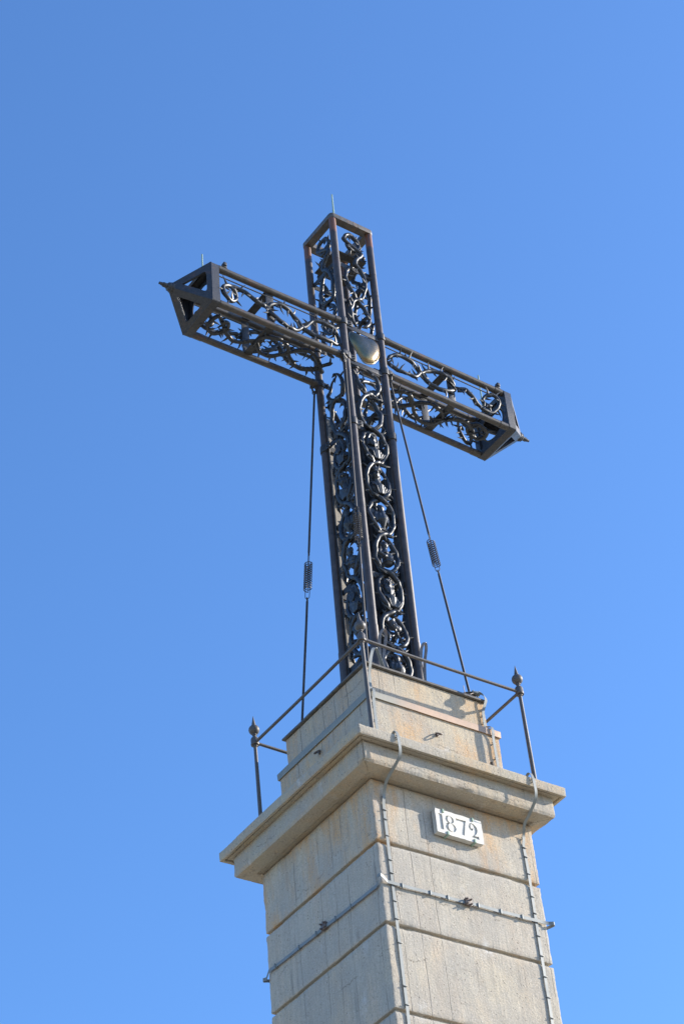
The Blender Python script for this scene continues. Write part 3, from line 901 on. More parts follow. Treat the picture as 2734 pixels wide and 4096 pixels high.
def relief(kind, rng):
    """local coords: x across, y out (negative towards the viewer), z up; about .5 high"""
    mb = MB()
    E_ = lambda x, y, z, a, b, c: mb.ball((x, y, z), a, b, c, 14)
    if kind in ('bearded', 'hooded', 'king', 'elder'):
        tw = -.03
        E_(tw, 0, .10, .082, .085, .108)                                # skull
        E_(tw-.012, -.045, .075, .060, .060, .085)                      # face
        mb.tube([(tw-.03, -.098, .115), (tw-.042, -.128, .072), (tw-.03, -.105, .060)], [.012, .021, .014], 7)   # nose
        for sx in (-1, 1):
            mb.tube([(tw-.03+sx*.052, -.080, .125), (tw-.028+sx*.03, -.105, .133), (tw-.026+sx*.01, -.10, .124)], .011, 6)   # brow
            E_(tw-.028+sx*.03, -.092, .104, .013, .010, .009)           # eye
            E_(tw-.022+sx*.043, -.070, .062, .026, .026, .024)          # cheek
            E_(tw+.005+sx*.082, .0, .09, .014, .022, .032)              # ear
        mb.tube([(tw-.052, -.088, .037), (tw-.03, -.102, .040), (tw-.008, -.088, .037)], .011, 6)    # lips
        mb.tube([(tw, .0, .03), (.01, .01, -.09)], [.06, .072], 12)     # neck
        E_(.02, .01, -.17, .165, .085, .105)                            # shoulders
        mb.tube([(.0, .0, -.15), (.02, -.01, -.30)], [.13, .085], 12)
        for q in range(6):                                              # folds of the robe
            a = -.14+.05*q
            mb.tube([(a, -.06, -.10-.012*q), (a+.05, -.098, -.19), (a*.5+.03, -.080, -.30)], [.014, .017, .010], 6)
        mb.tube([(-.15, -.05, -.14), (-.05, -.105, -.12), (.06, -.10, -.17), (.17, -.05, -.22)], .019, 7)
        if kind != 'king':
            for q in range(11):                                         # beard locks
                a = (q-5)/5
                x0 = tw-.02+a*.062
                L = (.19 if kind != 'hooded' else .14)*(1-.35*abs(a))
                mb.tube([(x0, -.082+.03*abs(a), .045), (x0+.012*math.sin(q*2), -.105+.03*abs(a), .045-L*.4), (x0*.8-.012*math.sin(q*1.7), -.108+.03*abs(a), .045-L*.75), (x0*.5, -.09, .045-L)], [.020, .021, .016, .006], 7)
        if kind == 'king':
            mb.tube([(tw+.088*math.cos(t), -.015+.088*math.sin(t), .165) for t in [2*math.pi*i/16 for i in range(16)]], .017, 7, closed=True)
            mb.tube([(tw+.088*math.cos(t), -.015+.088*math.sin(t), .20) for t in [2*math.pi*i/16 for i in range(16)]], .011, 6, closed=True)
            for i in range(9):
                t = 2*math.pi*i/9
                mb.tube([(tw+.088*math.cos(t), -.015+.088*math.sin(t), .17), (tw+.102*math.cos(t), -.015+.102*math.sin(t), .235)], [.018, .009], 6)
            for q in range(8):
                sx = -1 if q % 2 else 1
                mb.tube([(tw+sx*.075, -.01+.018*q, .14), (tw+sx*.095, .0+.012*q, .06), (tw+sx*.085, .0+.01*q, -.03)], .019, 6)
        elif kind == 'hooded':
            mb.tube([(tw-.09, -.03, -.02), (tw-.105, -.03, .10), (tw-.06, -.045, .20), (tw, -.05, .225), (tw+.06, -.04, .20), (tw+.10, -.03, .10), (tw+.10, -.02, -.04)], .030, 8)
            E_(tw+.02, .03, .13, .10, .075, .11)
        else:
            for q in range(16):                                         # curls
                t = R(-20+220*q/15)
                mb.ball((tw+.01+.083*math.cos(t), -.02+.02*math.sin(q*3), .10+.100*math.sin(t)), .030, n=8)
            for q in range(4): mb.tube([(tw+.09, .0, .10-.02*q), (tw+.12, -.01, .05-.02*q), (tw+.115, .0, -.02-.02*q)], .020, 6)
    elif kind == 'angel':
        E_(-.01, -.03, .12, .062, .062, .075); E_(-.03, -.085, .11, .012, .018, .016)
        for q in range(10): mb.ball((-.01+.062*math.cos(q*.7), -.02, .135+.06*abs(math.sin(q*.7))), .024, n=7)
        for sx in (-1, 1):                                              # wings and heart-like body
            E_(sx*.085, -.01, -.03, .085, .045, .10); E_(sx*.045, -.05, -.06, .06, .045, .09)
            for q in range(4): mb.tube([(sx*.04, -.05, .0-.03*q), (sx*.16, -.03, -.03-.04*q)], [.016, .007], 6)
        mb.tube([(0, -.04, .06), (0, -.06, -.10), (.02, -.02, -.26)], [.045, .075, .015], 10)
        for q in range(5): mb.tube([(.02, -.02, -.22), (.05*(q-2), -.03, -.30)], [.018, .004], 6)
    elif kind == 'basket':
        mb.lathe((.05, 0, -.22), [(.045, 0), (.07, .02), (.085, .08), (.09, .14), (.078, .19), (.088, .20)], 16)
        for q in range(3): mb.tube([(.05+.088*math.cos(t), .088*math.sin(t), -.17+.055*q) for t in [2*math.pi*i/16 for i in range(16)]], .011, 6, closed=True)
        E_(-.02, -.04, .11, .058, .06, .07); E_(-.045, -.09, .10, .012, .016, .014)
        for q in range(9): mb.ball((-.02+.06*math.cos(q*.75), -.03, .12+.06*abs(math.sin(q*.75))), .025, n=7)
        mb.tube([(-.10, -.02, .04), (-.14, -.04, -.05), (-.05, -.06, -.10), (.05, -.06, -.05)], [.03, .036, .034, .02], 8)
        mb.tube([(-.02, -.02, .05), (-.03, -.03, -.05)], [.05, .07], 10)
        for q in range(4): mb.tube([(-.05+.03*q, -.04, .02), (-.12+.07*q, -.03, -.08-.02*q)], .014, 6)
    elif kind == 'chalice':
        m = Matrix.Rotation(R(38), 4, 'Y') @ Matrix.Rotation(0, 4, 'X')
        mb.lathe((.02, -.03, .0), [(.075, -.24), (.085, -.225), (.05, -.20), (.022, -.17), (.018, -.10), (.034, -.08), (.034, -.06), (.018, -.04), (.03, .0), (.065, .03), (.082, .08), (.084, .13), (.095, .165), (.098, .17)], 18, Matrix.Rotation(R(-32), 4, 'Y'))
        for q in range(12):
            t = 2*math.pi*q/12
            p = Matrix.Rotation(R(-32), 4, 'Y')
            mb.tube([Vector((.02, -.03, 0)) + p @ Vector((.05*math.cos(t), .05*math.sin(t), .01)), Vector((.02, -.03, 0)) + p @ Vector((.085*math.cos(t), .085*math.sin(t), .085))], .012, 6)
        mb.ball((.10, -.01, .06), .085, .05, .07, 14)
        mb.tube([(-.15, .0, -.13), (-.05, -.02, -.14), (.10, .02, -.02)], [.03, .022, .018], 8)
        mb.tube([(-.17, .0, -.06), (-.13, -.02, -.12), (-.10, .0, -.20)], [.034, .036, .030], 8)
    return mb
protos = {}
order = {'front': ['hooded', 'king', 'angel', 'basket', 'elder', 'chalice', 'angel'],
         'left': ['hooded', 'king', 'angel', 'basket', 'elder', 'chalice', 'angel'],
         'right': ['king', 'elder', 'bearded', 'hooded', 'basket', 'angel', 'chalice']}
def place_relief(face, i, kind):
    zt_, zb_ = JL[i+2], JL[i+3]
    zc_ = (zt_+zb_)/2 + .0
    fr = face_frame(face, True)
    sgn = {'front': 1, 'left': 1, 'back': 1, 'right': 1}[face]
    sc_ = min(1.06, (zt_-zb_)/.74)
    if kind not in protos:
        mb = relief(kind, random.Random(3)); protos[kind] = (mb.v, mb.f)
    vs, fs = protos[kind]
    m2 = MB(); m2.v = [Vector(v) for v in vs]; m2.f = [list(f) for f in fs]
    yo = -.02
    fn = lambda p: FC(fr(zc_ + .03 + p.z*1.04*sc_, p.x*.92*sc_, -p.y*.9*sc_+yo))
    return remeshed(m2, 'portrait_relief' if kind in ('bearded', 'hooded', 'king', 'elder') else 'figure_relief' if kind in ('angel', 'basket') else 'chalice_relief', M['relief'], vine_panels[face], .0085, fn)
REL_LABEL = {'hooded': 'bearded head in a hood', 'king': 'crowned head', 'elder': 'curly haired old man with a long beard', 'bearded': 'bearded head'}
for face in ('front', 'left'):
    for i, kind in enumerate(order[face]):
        o = place_relief(face, i, kind)
        if kind in REL_LABEL: o['label'] = REL_LABEL[kind]

# ------------------------------------------------------------------ loops of strap bonded to the column feet
def strap_loop(pts, wd, label):
    t = MB().ribbon(smooth_path(pts, 5), wd, .048, .006).build('bonding_strap', M['oldstrap'], None, FC)
    return tag(t, label, 'strap', 'strap loops at the foot of the cross')
def loop_pts(x, y, dx, h0, h1, dy=0.0):
    return [(x, y, 6.02), (x+dx*.30, y-.01, 6.4), (x+dx*.55, y-.015, h1-.25), (x+dx*.75, y-.02+dy, h1-.04), (x+dx*.35, y-.05+dy, h1), (x-dx*.15, y-.045, h1-.09), (x-dx*.25, y-.02, h1-.30), (x-dx*.05, y+.01, h0)]
strap_loop([(-0.290, -.455, 6.03), (-0.320, -.475, 6.40), (-0.330, -.50, 6.75), (-0.280, -.54, 7.10), (-0.330, -.565, 7.20), (-0.390, -.53, 7.08), (-0.390, -.49, 6.85), (-0.380, -.462, 6.70)], (.8, -.6, 0), 'grey strap loop at the near foot rod of the cross, behind the middle railing post')
strap_loop([(0.420, -.455, 6.05), (0.435, -.470, 6.45), (0.455, -.49, 6.85), (0.490, -.53, 7.15), (0.450, -.555, 7.23), (0.400, -.53, 7.12), (0.390, -.50, 6.95), (0.383, -.47, 6.80)], (.8, -.6, 0), 'grey strap loop at the right hand foot rod of the cross')
strap_loop([(-.54, .415, 6.03), (-.555, .43, 6.25), (-.585, .44, 6.48), (-.545, .45, 6.58), (-.50, .44, 6.52), (-.482, .42, 6.40)], (.3, -.9, 0), 'dark strap loop at the left foot rod of the cross')

# ------------------------------------------------------------------ guy rods with springs
def guy(top, bot, zs0, zs1, label, n=12, co=.11):
    T, B = FC(top), G['cap'](bot)
    e = empty('guy_rod', B, label, 'guy rod', 'spring tensioned guy rods of the cross')
    at = lambda z: T.lerp(B, (T.z-z)/(T.z-B.z))
    d = (B-T).normalized()
    u = d.cross(Vector((0, 0, 1))); u = u.normalized() if u.length > 1e-3 else Vector((1, 0, 0)); w = d.cross(u)
    def eye(mb, c, r=.030, t=.010, ax=None):
        ax = u if ax is None else ax
        mb.tube([c + d*(r*math.cos(a)) + ax*(r*math.sin(a)) for a in [2*math.pi*i/14 for i in range(14)]], t, 7, closed=True)
    r0 = .0185
    mb = MB(); mb.cyl(T+d*.10, at(zs1+.05), r0, 10); eye(mb, at(zs1+.02)); eye(mb, T+d*.075, .034, .011, w); mb.build('upper_rod', M['guy'], e)
    mb = MB(); mb.tube([at(zs0-.06), at(zs0-.4), B+Vector((0, 0, .12)), B], [r0*1.05, r0*1.05, r0*1.05, r0*1.4], 10); eye(mb, at(zs0-.02)); mb.build('lower_rod', M['guy'], e)
    # spring
    a, b = at(zs1-co), at(zs0+co); rc = .062
    mb = MB(); pts = []
    st = n*14
    for i in range(st+1):
        t = i/st; an = 2*math.pi*n*t
        pts.append(a.lerp(b, t) + (u*math.cos(an)+w*math.sin(an))*rc)
    mb.tube(pts, .0075, 6)
    for (p, q, ax) in ((at(zs1+.005), b, u), (at(zs0-.005), a, w)):     # long hooks running inside the coil
        dd = (q-p).normalized()
        mb.tube(smooth_path([q + ax*.04, q.lerp(p, .5)+ax*.036, p-dd*-.05+ax*.034, p-dd*-.012+ax*.02, p, p-dd*-.012-ax*.02, p-dd*-.05-ax*.034, q.lerp(p, .5)-ax*.036, q-ax*.04], 4), .006, 6)
    mb.build('spring', M['guy'], e)
    # shackle and bolt under the arm collar
    mb = MB(); c = T+d*.02
    mb.tube([T+w*.03+Vector((0, 0, .13)), T+w*.04+Vector((0, 0, .02)), c+d*.03+w*.025, c+d*.055, c+d*.03-w*.025, T-w*.04+Vector((0, 0, .02)), T-w*.03+Vector((0, 0, .13))], .017, 8)
    mb.cyl(T-w*.075+Vector((0, 0, .06)), T+w*.075+Vector((0, 0, .06)), .024, 8)
    mb.box(-.05, .05, -.05, .05, .07, .17, Matrix.Translation(T), .012)
    mb.build('shackle', M['plate'], e)
    # clamp on the cap
    mb = MB(); c = B + Vector((0, 0, .13))
    mb.lathe(B, [(.05, -.02), (.05, .02), (.032, .04), (.032, .10)], 12)
    hx = Vector((.85, -.5, 0)).normalized(); hy = Vector((.5, .85, 0)).normalized()
    m = Matrix(((hx.x, hy.x, 0, c.x), (hx.y, hy.y, 0, c.y), (0, 0, 1, c.z), (0, 0, 0, 1)))
    for s_ in (-1, 1): 
        mb.box(-.085 if s_ < 0 else .02, -.02 if s_ < 0 else .085, -.010, .010, -.03, .03, m, .003)
        mb.cyl(m @ Vector((s_*.058, -.035, 0)), m @ Vector((s_*.058, .035, 0)), .011, 8)
    mb.cyl(c-Vector((0, 0, .028)), c+Vector((0, 0, .028)), .030, 12)
    mb.build('foot_clamp', M['bolt'], e)
    return e
guy((-.49, .43, 13.02), (-.885, .885, 5.995), 8.55, 9.43, 'dark guy rod with coil spring, clear against the sky left of the cross', 12, .17)
guy((.485, -.425, 13.02), (.935, -.955, 5.995), 8.62, 9.36, 'dark guy rod with coil spring, slanting against the sky right of the cross')
guy((-.485, -.475, 12.99), (-.885, -.905, 5.995), 8.58, 9.36, 'brown guy rod running down in front of the nearest corner tube of the cross')
guy((.47, .47, 13.0), (.90, .90, 5.995), 8.62, 9.36, 'guy rod behind the cross, mostly hidden by the shaft vines')

# ------------------------------------------------------------------ railing round the plinth
FR = G['rail']
ZR = 6.031; GH = 1.434
rl = empty('iron_railing', (0, 0, 4.2), 'rusty dark iron railing with ball and spike posts round the plinth', 'railing')
for (x, y) in ((-GH, -GH), (GH, -GH), (-GH, GH), (GH, GH)):
    mb = MB()
    mb.tube([(x, y, 4.19), (x, y, 4.9), (x, y, ZR-.05)], [.0335, .031, .0265], 16)
    mb.lathe((x, y, ZR), [(.027, -.095), (.040, -.085), (.040, -.068), (.030, -.062), (.064, -.058), (.066, -.035), (.062, -.028), (.062, .045), (.052, .070), (.028, .085), (.026, .118), (.036, .122), (.036, .138), (.03, .142)], 20)
    po = mb.build('post', M['rail'], rl, FR, sharp=30)
    mb = MB()
    mb.ball((x, y, ZR+.221), .0845, n=24)
    mb.lathe((x, y, ZR+.285), [(.036, 0), (.036, .012), (.002, .195)], 16)
    mb.build('finial', M['rail'], po, FR, sharp=30)
for (a, b) in (((-GH, -GH), (GH, -GH)), ((-GH, -GH), (-GH, GH)), ((GH, -GH), (GH, GH)), ((-GH, GH), (GH, GH))):
    n_ = 14; pts = []
    for i in range(n_+1):
        t = i/n_; pts.append((a[0]+(b[0]-a[0])*t, a[1]+(b[1]-a[1])*t, ZR-.012-.012*math.sin(math.pi*t)))
    MB().tube(pts, .0245, 12).build('top_rail', M['rail'], rl, FR)

# ------------------------------------------------------------------ lightning conductor straps
SW, ST = .048, .006
def mapped(segs):
    """segs: (group, points) -> world points"""
    out = []
    for g_, pts in segs: out += [G[g_](p) for p in pts]
    return out
def clip(parent, p, horizontal, out, wide=.075, name='clip'):
    """small bracket holding the strap off the wall; out = outward direction"""
    o_ = Vector(out); mb = MB()
    s = Vector((0, 0, 1)).cross(o_).normalized()
    m = Matrix(((s.x, o_.x, 0, p.x), (s.y, o_.y, 0, p.y), (s.z, o_.z, 1, p.z), (0, 0, 0, 1)))
    if horizontal:      # the strap runs vertically
        mb.box(-wide/2, wide/2, -.004, .008, -.0045, .0045, m, .0015)
        mb.box(-.010, .010, -.03, -.004, -.004, .004, m)
    else:
        mb.box(-.009, .009, -.012, .016, -.040, .036, m, .002)
        mb.cyl(m @ Vector((0, -.03, 0)), m @ Vector((0, 0, 0)), .009, 8)
    return mb.build(name, M['clip' if horizontal else 'strap'], parent)
OFF = .030
cl = empty('down_conductor', G['shaft']((-1.2, -1.42, -.5)), 'grey conductor strap running down the front, left of the date plaque', 'lightning conductor', 'vertical lightning conductor straps on the front')
top_l = [('cap', [(-.70, -1.02, 6.02), (-.76, -1.06, 6.10), (-.83, -1.10, 6.215), (-.885, -1.125, 6.27), (-.955, -1.145, 6.20), (-1.005, -1.148, 6.05), (-1.03, -1.135, 5.90), (-1.037, -1.108, 5.78), (-1.038, -1.100, 5.60), (-1.04, -1.105, 5.47)])]
low_l = [('plinth', [(-1.075, -1.135, 5.445), (-1.105, -1.215, 5.395), (-1.112, -1.222, 5.30), (-1.118, -1.205, 5.20), (-1.118, -1.200, 4.9), (-1.12, -1.200, 4.35)]),
         ('slab', [(-1.13, -1.25, 4.225), (-1.15, -1.45, 4.215), (-1.185, -1.72, 4.222), (-1.183, -1.785, 4.252), (-1.175, -1.822, 4.235), (-1.168, -1.838, 4.16), (-1.165, -1.840, 4.05), (-1.155, -1.835, 3.95), (-1.15, -1.80, 3.86), (-1.165, -1.72, 3.775), (-1.19, -1.60, 3.68), (-1.20, -1.50, 3.60)]),
         ('shaft', [(-1.212, -1.435, 3.50), (-1.217, -1.418, 3.40)])]
pw = mapped(top_l+low_l); pw = smooth_path(pw, 5)
vert = [G['shaft']((-1.222+.010*noise.noise(Vector((z, 3, 0)))+.004*(3.4-z), -1.407+.005*noise.noise(Vector((z*2, 0, 4))), z)) for z in [3.35-.15*i for i in range(30)]]
vert += [G['shaft']((-1.2, -1.42, z)) for z in (-3, -6, -10, -13.1)]
turn = lambda i: Vector((.55, -.83, 0)).lerp(Vector((1, 0, 0)), min(1, max(0, (i-8)/14)))
MB().ribbon(pw+vert, turn, SW, ST).build('strap', M['strap'], cl)
for z in (3.444, 3.239, 3.088, 2.827, 2.45, 2.247, 1.82, 1.552, 1.20, .577, .312, -.1):
    clip(cl, G['shaft']((-1.218+.004*(3.4-z), -1.415, z)), True, (0, -1, 0))
for (g_, p) in (('cap', (-1.038, -1.095, 5.83)), ('cap', (-1.04, -1.095, 5.70)), ('plinth', (-1.118, -1.195, 5.15)), ('plinth', (-1.118, -1.195, 5.09)), ('plinth', (-1.118, -1.195, 4.85)), ('slab', (-1.168, -1.835, 4.155)), ('slab', (-1.168, -1.835, 4.115))):
    clip(cl, G[g_](p), True, (0, -1, 0))
MB().box(-.06, .06, -.03, .03, 0, .03, Matrix.Translation(G['cap']((-.66, -1.0, 6.0))), .005).build('clamp', M['clip'], cl)

cr = empty('down_conductor', G['shaft']((1.2, -1.42, -.5)), 'grey conductor strap running down the front, right of the date plaque', 'lightning conductor', 'vertical lightning conductor straps on the front')
segs = [('cap', [(.80, -.93, 6.13), (.86, -1.00, 6.125), (.98, -1.03, 6.14), (1.05, -1.06, 6.13), (1.075, -1.10, 6.07), (1.07, -1.135, 5.97), (1.035, -1.125, 5.86), (1.008, -1.105, 5.76), (1.000, -1.10, 5.60), (1.0, -1.105, 5.47)]),
        ('plinth', [(1.01, -1.135, 5.445), (1.025, -1.215, 5.395), (1.030, -1.222, 5.30), (1.032, -1.205, 5.20), (1.036, -1.200, 4.9), (1.045, -1.200, 4.35)]),
        ('slab', [(1.08, -1.25, 4.225), (1.12, -1.45, 4.215), (1.15, -1.72, 4.225), (1.165, -1.785, 4.262), (1.178, -1.822, 4.245), (1.192, -1.838, 4.17), (1.20, -1.840, 4.05), (1.207, -1.835, 3.95), (1.215, -1.80, 3.86), (1.215, -1.72, 3.775), (1.21, -1.60, 3.68), (1.20, -1.50, 3.60)]),
        ('shaft', [(1.192, -1.435, 3.50), (1.19, -1.418, 3.40)])]
pw = smooth_path(mapped(segs), 5)
vert = [G['shaft']((1.19+.010*noise.noise(Vector((z, 8, 0))), -1.407+.005*noise.noise(Vector((z*2, 5, 4))), z)) for z in [3.35-.15*i for i in range(30)]]
vert += [G['shaft']((1.2, -1.42, z)) for z in (-3, -6, -10, -13.1)]
turn = lambda i: Vector((.1, 1, 0)).lerp(Vector((1, 0, 0)), min(1, max(0, (i-10)/16)))
MB().ribbon(pw+vert, turn, SW, ST).build('strap', M['strap'], cr)
for z in (3.453, 3.294, 3.143, 2.866, 2.503, 2.236, 1.883, 1.575, 1.259, .948, .642, .35, .05):
    clip(cr, G['shaft']((1.19, -1.415, z)), True, (0, -1, 0))
for (g_, p) in (('cap', (1.0, -1.095, 5.68)), ('cap', (1.0, -1.095, 5.55)), ('plinth', (1.034, -1.195, 5.12)), ('plinth', (1.04, -1.195, 4.86)), ('slab', (1.195, -1.835, 4.155)), ('slab', (1.197, -1.835, 4.115))):
    clip(cr, G[g_](p), True, (0, -1, 0))
mb = MB(); c = G['cap']((.99, -1.015, 6.135))
m = Matrix.Translation(c) @ Matrix.Rotation(R(-12), 4, 'Z')
mb.box(-.075, .075, -.045, .045, -.016, .016, m, .004)
for q in (-1, 1):
    for r_ in (-1, 1): mb.cyl(m @ Vector((q*.05, r_*.028, -.032)), m @ Vector((q*.05, r_*.028, .034)), .011, 8)
mb.build('clamp', M['strap'], cr)
MB().ribbon(smooth_path([G['cap'](p) for p in ((.80, -.99, 6.24), (.805, -1.0, 6.10), (.85, -1.045, 6.06), (.93, -1.04, 6.11))], 5), (.25, .2, .2), .045, .006).build('strap_tail', M['oldstrap'], cr)

# horizontal band round the shaft
bd = empty('ring_conductor', G['shaft']((0, -1.42, 2.1)), 'grey flat conductor band running round the shaft below the date plaque, joined by bolted clamps', 'lightning conductor')
H = 1.425
def band_side(k, t):
    """k-th side, t from -1 to 1, bulging past the corners"""
    x = t*H
    return [(x, -H), (H, x), (-x, H), (-H, -x)][k]
pts = []
zf = lambda k, t: [2.098+.03*t*.6, 2.10, 2.04, 2.085-.045*t][k]
loop = []
def bulge(a):   # rounded corner standing off the arris
    cx, cy, a0 = a
    return [(cx+.055*math.cos(R(a0+90*i/5)), cy+.055*math.sin(R(a0+90*i/5))) for i in range(6)]
def seg(k, t0=-.93, t1=.93, n=26):
    o_ = []
    for i in range(n+1):
        t = t0+(t1-t0)*i/n
        x, y = band_side(k, t); o_.append((x, y, zf(k, t)+.006*noise.noise(Vector((t*4, k, 0)))))
    return o_
loop += seg(0) + [(1.40, -1.440, 2.118), (1.455, -1.465, 2.120), (1.482, -1.440, 2.115), (1.465, -1.40, 2.11)]
loop += seg(1) + [(1.44, 1.42, 2.08), (1.43, 1.44, 2.07)] + seg(2) + [(-1.375, 1.428, 2.045), (-1.435, 1.450, 2.04), (-1.462, 1.42, 2.04), (-1.436, 1.378, 2.04)]
loop += seg(3) + [(-1.435, -1.375, 2.10), (-1.470, -1.425, 2.12), (-1.450, -1.470, 2.13), (-1.39, -1.455, 2.11), (-1.32, -1.43, 2.085)]
mb = MB()
lp = [G['shaft'](p) for p in smooth_path(loop+[loop[0]], 2)]
k = len(lp); vs = []; fs = []
for i in range(k):
    a = lp[max(i-1, 0)]; b = lp[min(i+1, k-1)]; tg = (b-a); tg.z = 0; tg.normalize(); nn_ = Vector((tg.y, -tg.x, 0))
    for sz, sn in ((-1, -1), (1, -1), (1, 1), (-1, 1)): vs.append(lp[i] + Vector((0, 0, sz*SW/2)) + nn_*(sn*ST/2))
for i in range(k-1):
    for j in range(4): fs.append((i*4+j, i*4+(j+1) % 4, (i+1)*4+(j+1) % 4, (i+1)*4+j))
mb.add(vs, fs).build('band', M['strap'], bd)
for x in (-1.08, -.62, -.33, .18, .56, .93): clip(bd, G['shaft']((x, -H, zf(0, x/H))), False, (0, -1, 0), name='clip')
for y in (-.72, -.35, .12, .55, 1.15): clip(bd, G['shaft']((-H, y, zf(3, -y/H))), False, (-1, 0, 0), name='clip')
def bolted(p, face):
    mb = MB(); 
    m = Matrix.Translation(p) if face == 'front' else Matrix.Translation(p) @ Matrix.Rotation(R(-90), 4, 'Z')
    mb.box(-.055, .055, -.022, -.004, -.055, .055, m, .004); mb.box(-.055, .055, .006, .02, -.05, .05, m, .004)
    for a in (-1, 1):
        for b in (-1, 1): mb.cyl(m @ Vector((a*.034, .02, b*.034)), m @ Vector((a*.034, -.055, b*.034)), .013, 8)
    return mb.build('clamp', M['bolt'], bd)
bolted(G['shaft']((.01, -H, 2.105)), 'front'); bolted(G['shaft']((-H, -.08, 2.10)), 'left')

# ------------------------------------------------------------------ date plaque
PX0, PX1, PZ0, PZ1 = -.405, .392, 3.078, 3.460
pq = empty('date_plaque', G['shaft']((0, -1.40, 3.08)), 'white marble plaque carved with the date 1872 held by green hooks', 'plaque')
YF = -1.488                                                     # carved face
rng = random.Random(5)
def bez(cu, pts, z=0):
    s = cu.splines.new('POLY'); s.points.add(len(pts)-1)
    for i, (a, b) in enumerate(pts): s.points[i].co = (a, b, 0, 1)
    s.use_cyclic_u = True
def ell(cx, cy, rx, ry, n=28, rot=0):
    o_ = []
    for i in range(n):
        t = 2*math.pi*i/n; x, y = rx*math.cos(t), ry*math.sin(t)
        o_.append((cx+x*math.cos(rot)-y*math.sin(rot), cy+x*math.sin(rot)+y*math.cos(rot)))
    return o_
cu = bpy.data.curves.new('plaque_face', 'CURVE'); cu.dimensions = '2D'; cu.fill_mode = 'BOTH'; cu.extrude = .008
edge = []
for (a, b, n_) in (((PX0, PZ0), (PX1, PZ0), 16), ((PX1, PZ0), (PX1, PZ1), 8), ((PX1, PZ1), (PX0, PZ1), 16), ((PX0, PZ1), (PX0, PZ0), 8)):
    for i in range(n_):
        t = i/n_; j = .0035 if i else .008
        edge.append((a[0]+(b[0]-a[0])*t + rng.uniform(-j, j), a[1]+(b[1]-a[1])*t + rng.uniform(-j, j)))
bez(cu, edge)
bez(cu, [(-.362, 3.392), (-.345, 3.398), (-.325, 3.388), (-.292, 3.388), (-.2905, 3.137), (-.350, 3.139), (-.345, 3.365)])                                # 1
bez(cu, [(-.352+.0, 3.150)]*0 or [(-.060, 3.389), (.118, 3.389), (.103, 3.352), (.061, 3.138), (.003, 3.145), (.070, 3.340), (-.052, 3.345)])        # 7
e8 = []
def eight_out():
    up = ell(-.172, 3.334, .074, .0615, 40); lo = ell(-.163, 3.209, .094, .0725, 44)
    o_ = []
    # right side of the upper bowl, over the top, left side, then the lower bowl
    for i in range(-12, 33): o_.append(up[i % 40] )
    for i in range(14, 53): o_.append(lo[i % 44])
    return o_
bez(cu, eight_out())
bez(cu, ell(-.168, 3.337, .036, .052, 26, .10)); bez(cu, ell(-.158, 3.210, .046, .063, 28, .10))
two = smooth_path([(.212, 3.384, 0), (.255, 3.372, 0), (.292, 3.335, 0), (.303, 3.285, 0), (.287, 3.235, 0), (.255, 3.198, 0), (.232, 3.181, 0)], 5)
two = [(p.x, p.y) for p in two] + [(.300, 3.181), (.314, 3.205), (.316, 3.139), (.172, 3.143), (.172, 3.150)]
inner = smooth_path([(.205, 3.172, 0), (.240, 3.215, 0), (.250, 3.265, 0), (.246, 3.318, 0), (.226, 3.358, 0), (.205, 3.366, 0), (.192, 3.345, 0), (.190, 3.312, 0), (.202, 3.290, 0), (.216, 3.296, 0), (.224, 3.312, 0), (.228, 3.282, 0), (.205, 3.258, 0), (.175, 3.268, 0), (.154, 3.300, 0), (.156, 3.340, 0), (.178, 3.372, 0), (.205, 3.384, 0)], 4)
two += [(p.x, p.y) for p in inner]
bez(cu, two)
co = bpy.data.objects.new('tmp_face', cu); COL.objects.link(co)
dg = bpy.context.evaluated_depsgraph_get(); dg.update()
fm = bpy.data.meshes.new_from_object(co.evaluated_get(dg))
bpy.data.objects.remove(co); bpy.data.curves.remove(cu)
for v in fm.vertices:
    x, z, d = v.co; v.co = G['shaft']((x, YF+.008-d, z))
bm = bmesh.new(); bm.from_mesh(fm); bmesh.ops.remove_doubles(bm, verts=bm.verts[:], dist=1e-5); bmesh.ops.recalc_face_normals(bm, faces=bm.faces[:]); bm.to_mesh(fm); bm.free()
fm.materials.clear(); fm.materials.append(M['marble'])
fo = bpy.data.objects.new('carved_face', fm); COL.objects.link(fo); attach(fo, pq)
mb = MB(); vs = [(a, YF+.017, b) for a, b in edge] + [(a, -1.405, b) for a, b in edge]; ne = len(edge)
mb.add(vs, [tuple(range(ne)), tuple(range(2*ne-1, ne-1, -1))] + [(i, (i+1) % ne, ne+(i+1) % ne, ne+i) for i in range(ne)])
mb.build('slab', M['marble'], pq, G['shaft'], sharp=20)
for (x, z, s) in ((-.275, PZ1, 1), (.233, PZ1, 1), (-.23, PZ0, -1), (.23, PZ0, -1)):
    mb = MB()
    mb.box(x-.016, x+.016, YF-.016, YF-.002, z-s*.045 if s > 0 else z-.012, z+.012 if s > 0 else z+.045, None, .003)
    mb.box(x-.016, x+.016, YF-.004, -1.38, z+(.003 if s > 0 else -.016), z+(.016 if s > 0 else -.003), None, .003)
    mb.build('hook', M['bronze'], pq, G['shaft'])

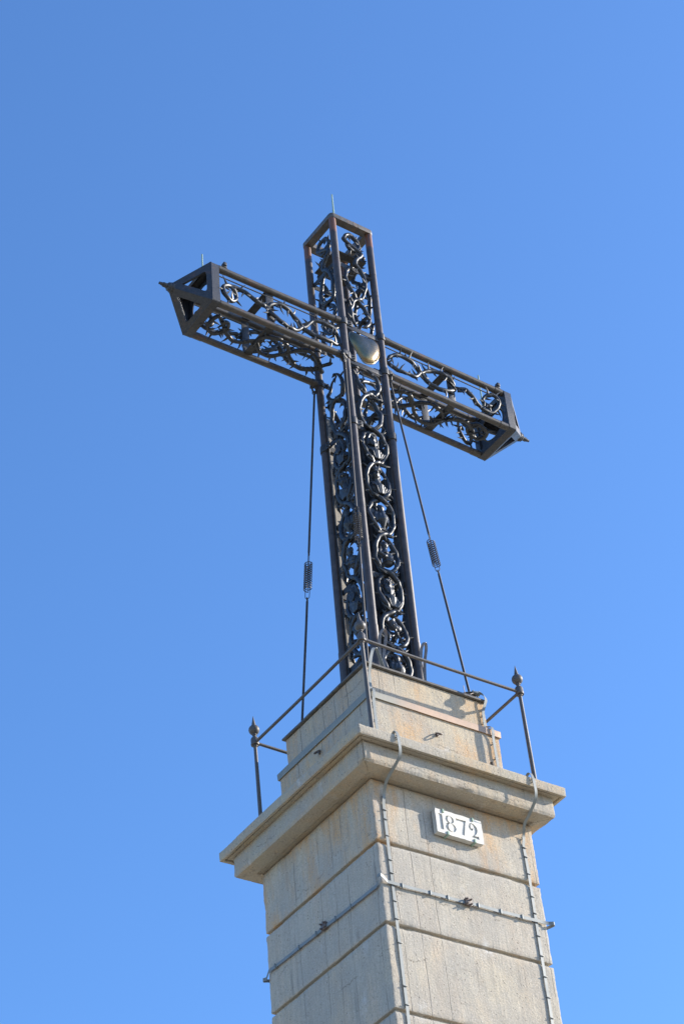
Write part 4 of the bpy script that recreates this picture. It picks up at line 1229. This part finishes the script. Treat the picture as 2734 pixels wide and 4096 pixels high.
# ------------------------------------------------------------------ iron eyes in the lower plinth
def eye_bolt(p, out, label):
    p = G['plinth'](p); o_ = Vector(out); s = o_.cross(Vector((0, 0, 1))).normalized()
    mb = MB(); mb.cyl(p-o_*.03, p+o_*.035, .016, 10); mb.lathe(p-o_*.0, [(.0, 0)]*0 or [(.02, -.02), (.02, .02)], 10)
    c = p+o_*.055
    mb.tube([c + o_*(.045*math.cos(a)) + s*(.040*math.sin(a)) + Vector((0, 0, -.03*math.cos(a))) for a in [2*math.pi*i/18 for i in range(18)]], .011, 8, closed=True)
    return tag(mb.build('eye_bolt', M['bolt']), label, 'eye bolt', 'iron eyes in the plinth sides')
eye_bolt((-.015, -1.168, 4.948), (0, -1, 0), 'small rusty iron eye in the sunlit front of the lower plinth block')
eye_bolt((-1.168, .112, 5.10), (-1, 0, 0), 'small dark iron eye in the shaded left side of the lower plinth block')

# ------------------------------------------------------------------ small bird on the ledge
bp = G['slab']((.628, -1.66, 4.204))
bird = empty('bird', bp, 'small brown bird perched on the cornice ledge by the right conductor strap', 'bird')
hd = Vector((-.80, -.60, 0)).normalized(); sd_ = Vector((-hd.y, hd.x, 0))
bw = lambda f, l, z: bp + hd*f + sd_*l + Vector((0, 0, z))
spine = [(-.050, .040, .012, .010), (-.036, .040, .026, .024), (-.014, .050, .038, .034), (.008, .064, .041, .038), (.024, .082, .036, .034), (.033, .102, .027, .026), (.038, .120, .0265, .026), (.043, .136, .024, .023), (.047, .148, .014, .013), (.049, .153, .003, .003)]
vs = []; fs = []; nb = 14
for i, (f, z, a, b) in enumerate(spine):
    nx = spine[min(i+1, len(spine)-1)]; pv = spine[max(i-1, 0)]
    t = Vector((nx[0]-pv[0], 0, nx[1]-pv[1])).normalized(); up = Vector((-t.z, 0, t.x))
    for j in range(nb):
        an = 2*math.pi*j/nb
        l = a*math.cos(an); u_ = b*math.sin(an)
        vs.append(bw(f+up.x*u_, l, z+up.z*u_))
for i in range(len(spine)-1):
    for j in range(nb): fs.append((i*nb+j, i*nb+(j+1) % nb, (i+1)*nb+(j+1) % nb, (i+1)*nb+j))
fs.append(tuple(reversed(range(nb)))); fs.append(tuple(range((len(spine)-1)*nb, len(spine)*nb)))
MB().add(vs, fs).build('body', M['bird'], bird, sharp=80)
for s in (-1, 1):
    mb = MB(); mb.tube([bw(.018, s*.034, .088), bw(-.005, s*.042, .066), bw(-.035, s*.034, .044), bw(-.066, s*.016, .026)], [.010, .020, .015, .003], 8); mb.build('wing', M['bird'], bird)
    mb = MB(); mb.tube([bw(.006, s*.014, .034), bw(.012, s*.015, .014), bw(.010, s*.016, .003)], [.006, .0035, .003], 6)
    for q in (-1, 0, 1): mb.tube([bw(.010, s*.016, .004), bw(.030, s*.016+q*.010, .003)], .0028, 5)
    mb.build('leg', M['beak'], bird)
    MB().ball(bw(.056, s*.019, .132), .0045, n=8).build('eye', M['beak'], bird)
mb = MB(); mb.tube([bw(.060, 0, .131), bw(.078, 0, .128), bw(.088, 0, .126)], [.009, .006, .001], 8); mb.build('beak', M['beak'], bird)
mb = MB(); mb.tube([bw(-.045, 0, .040), bw(-.080, 0, .018), bw(-.115, 0, -.0)], [.012, .015, .017], 8); mb.build('tail', M['bird'], bird)
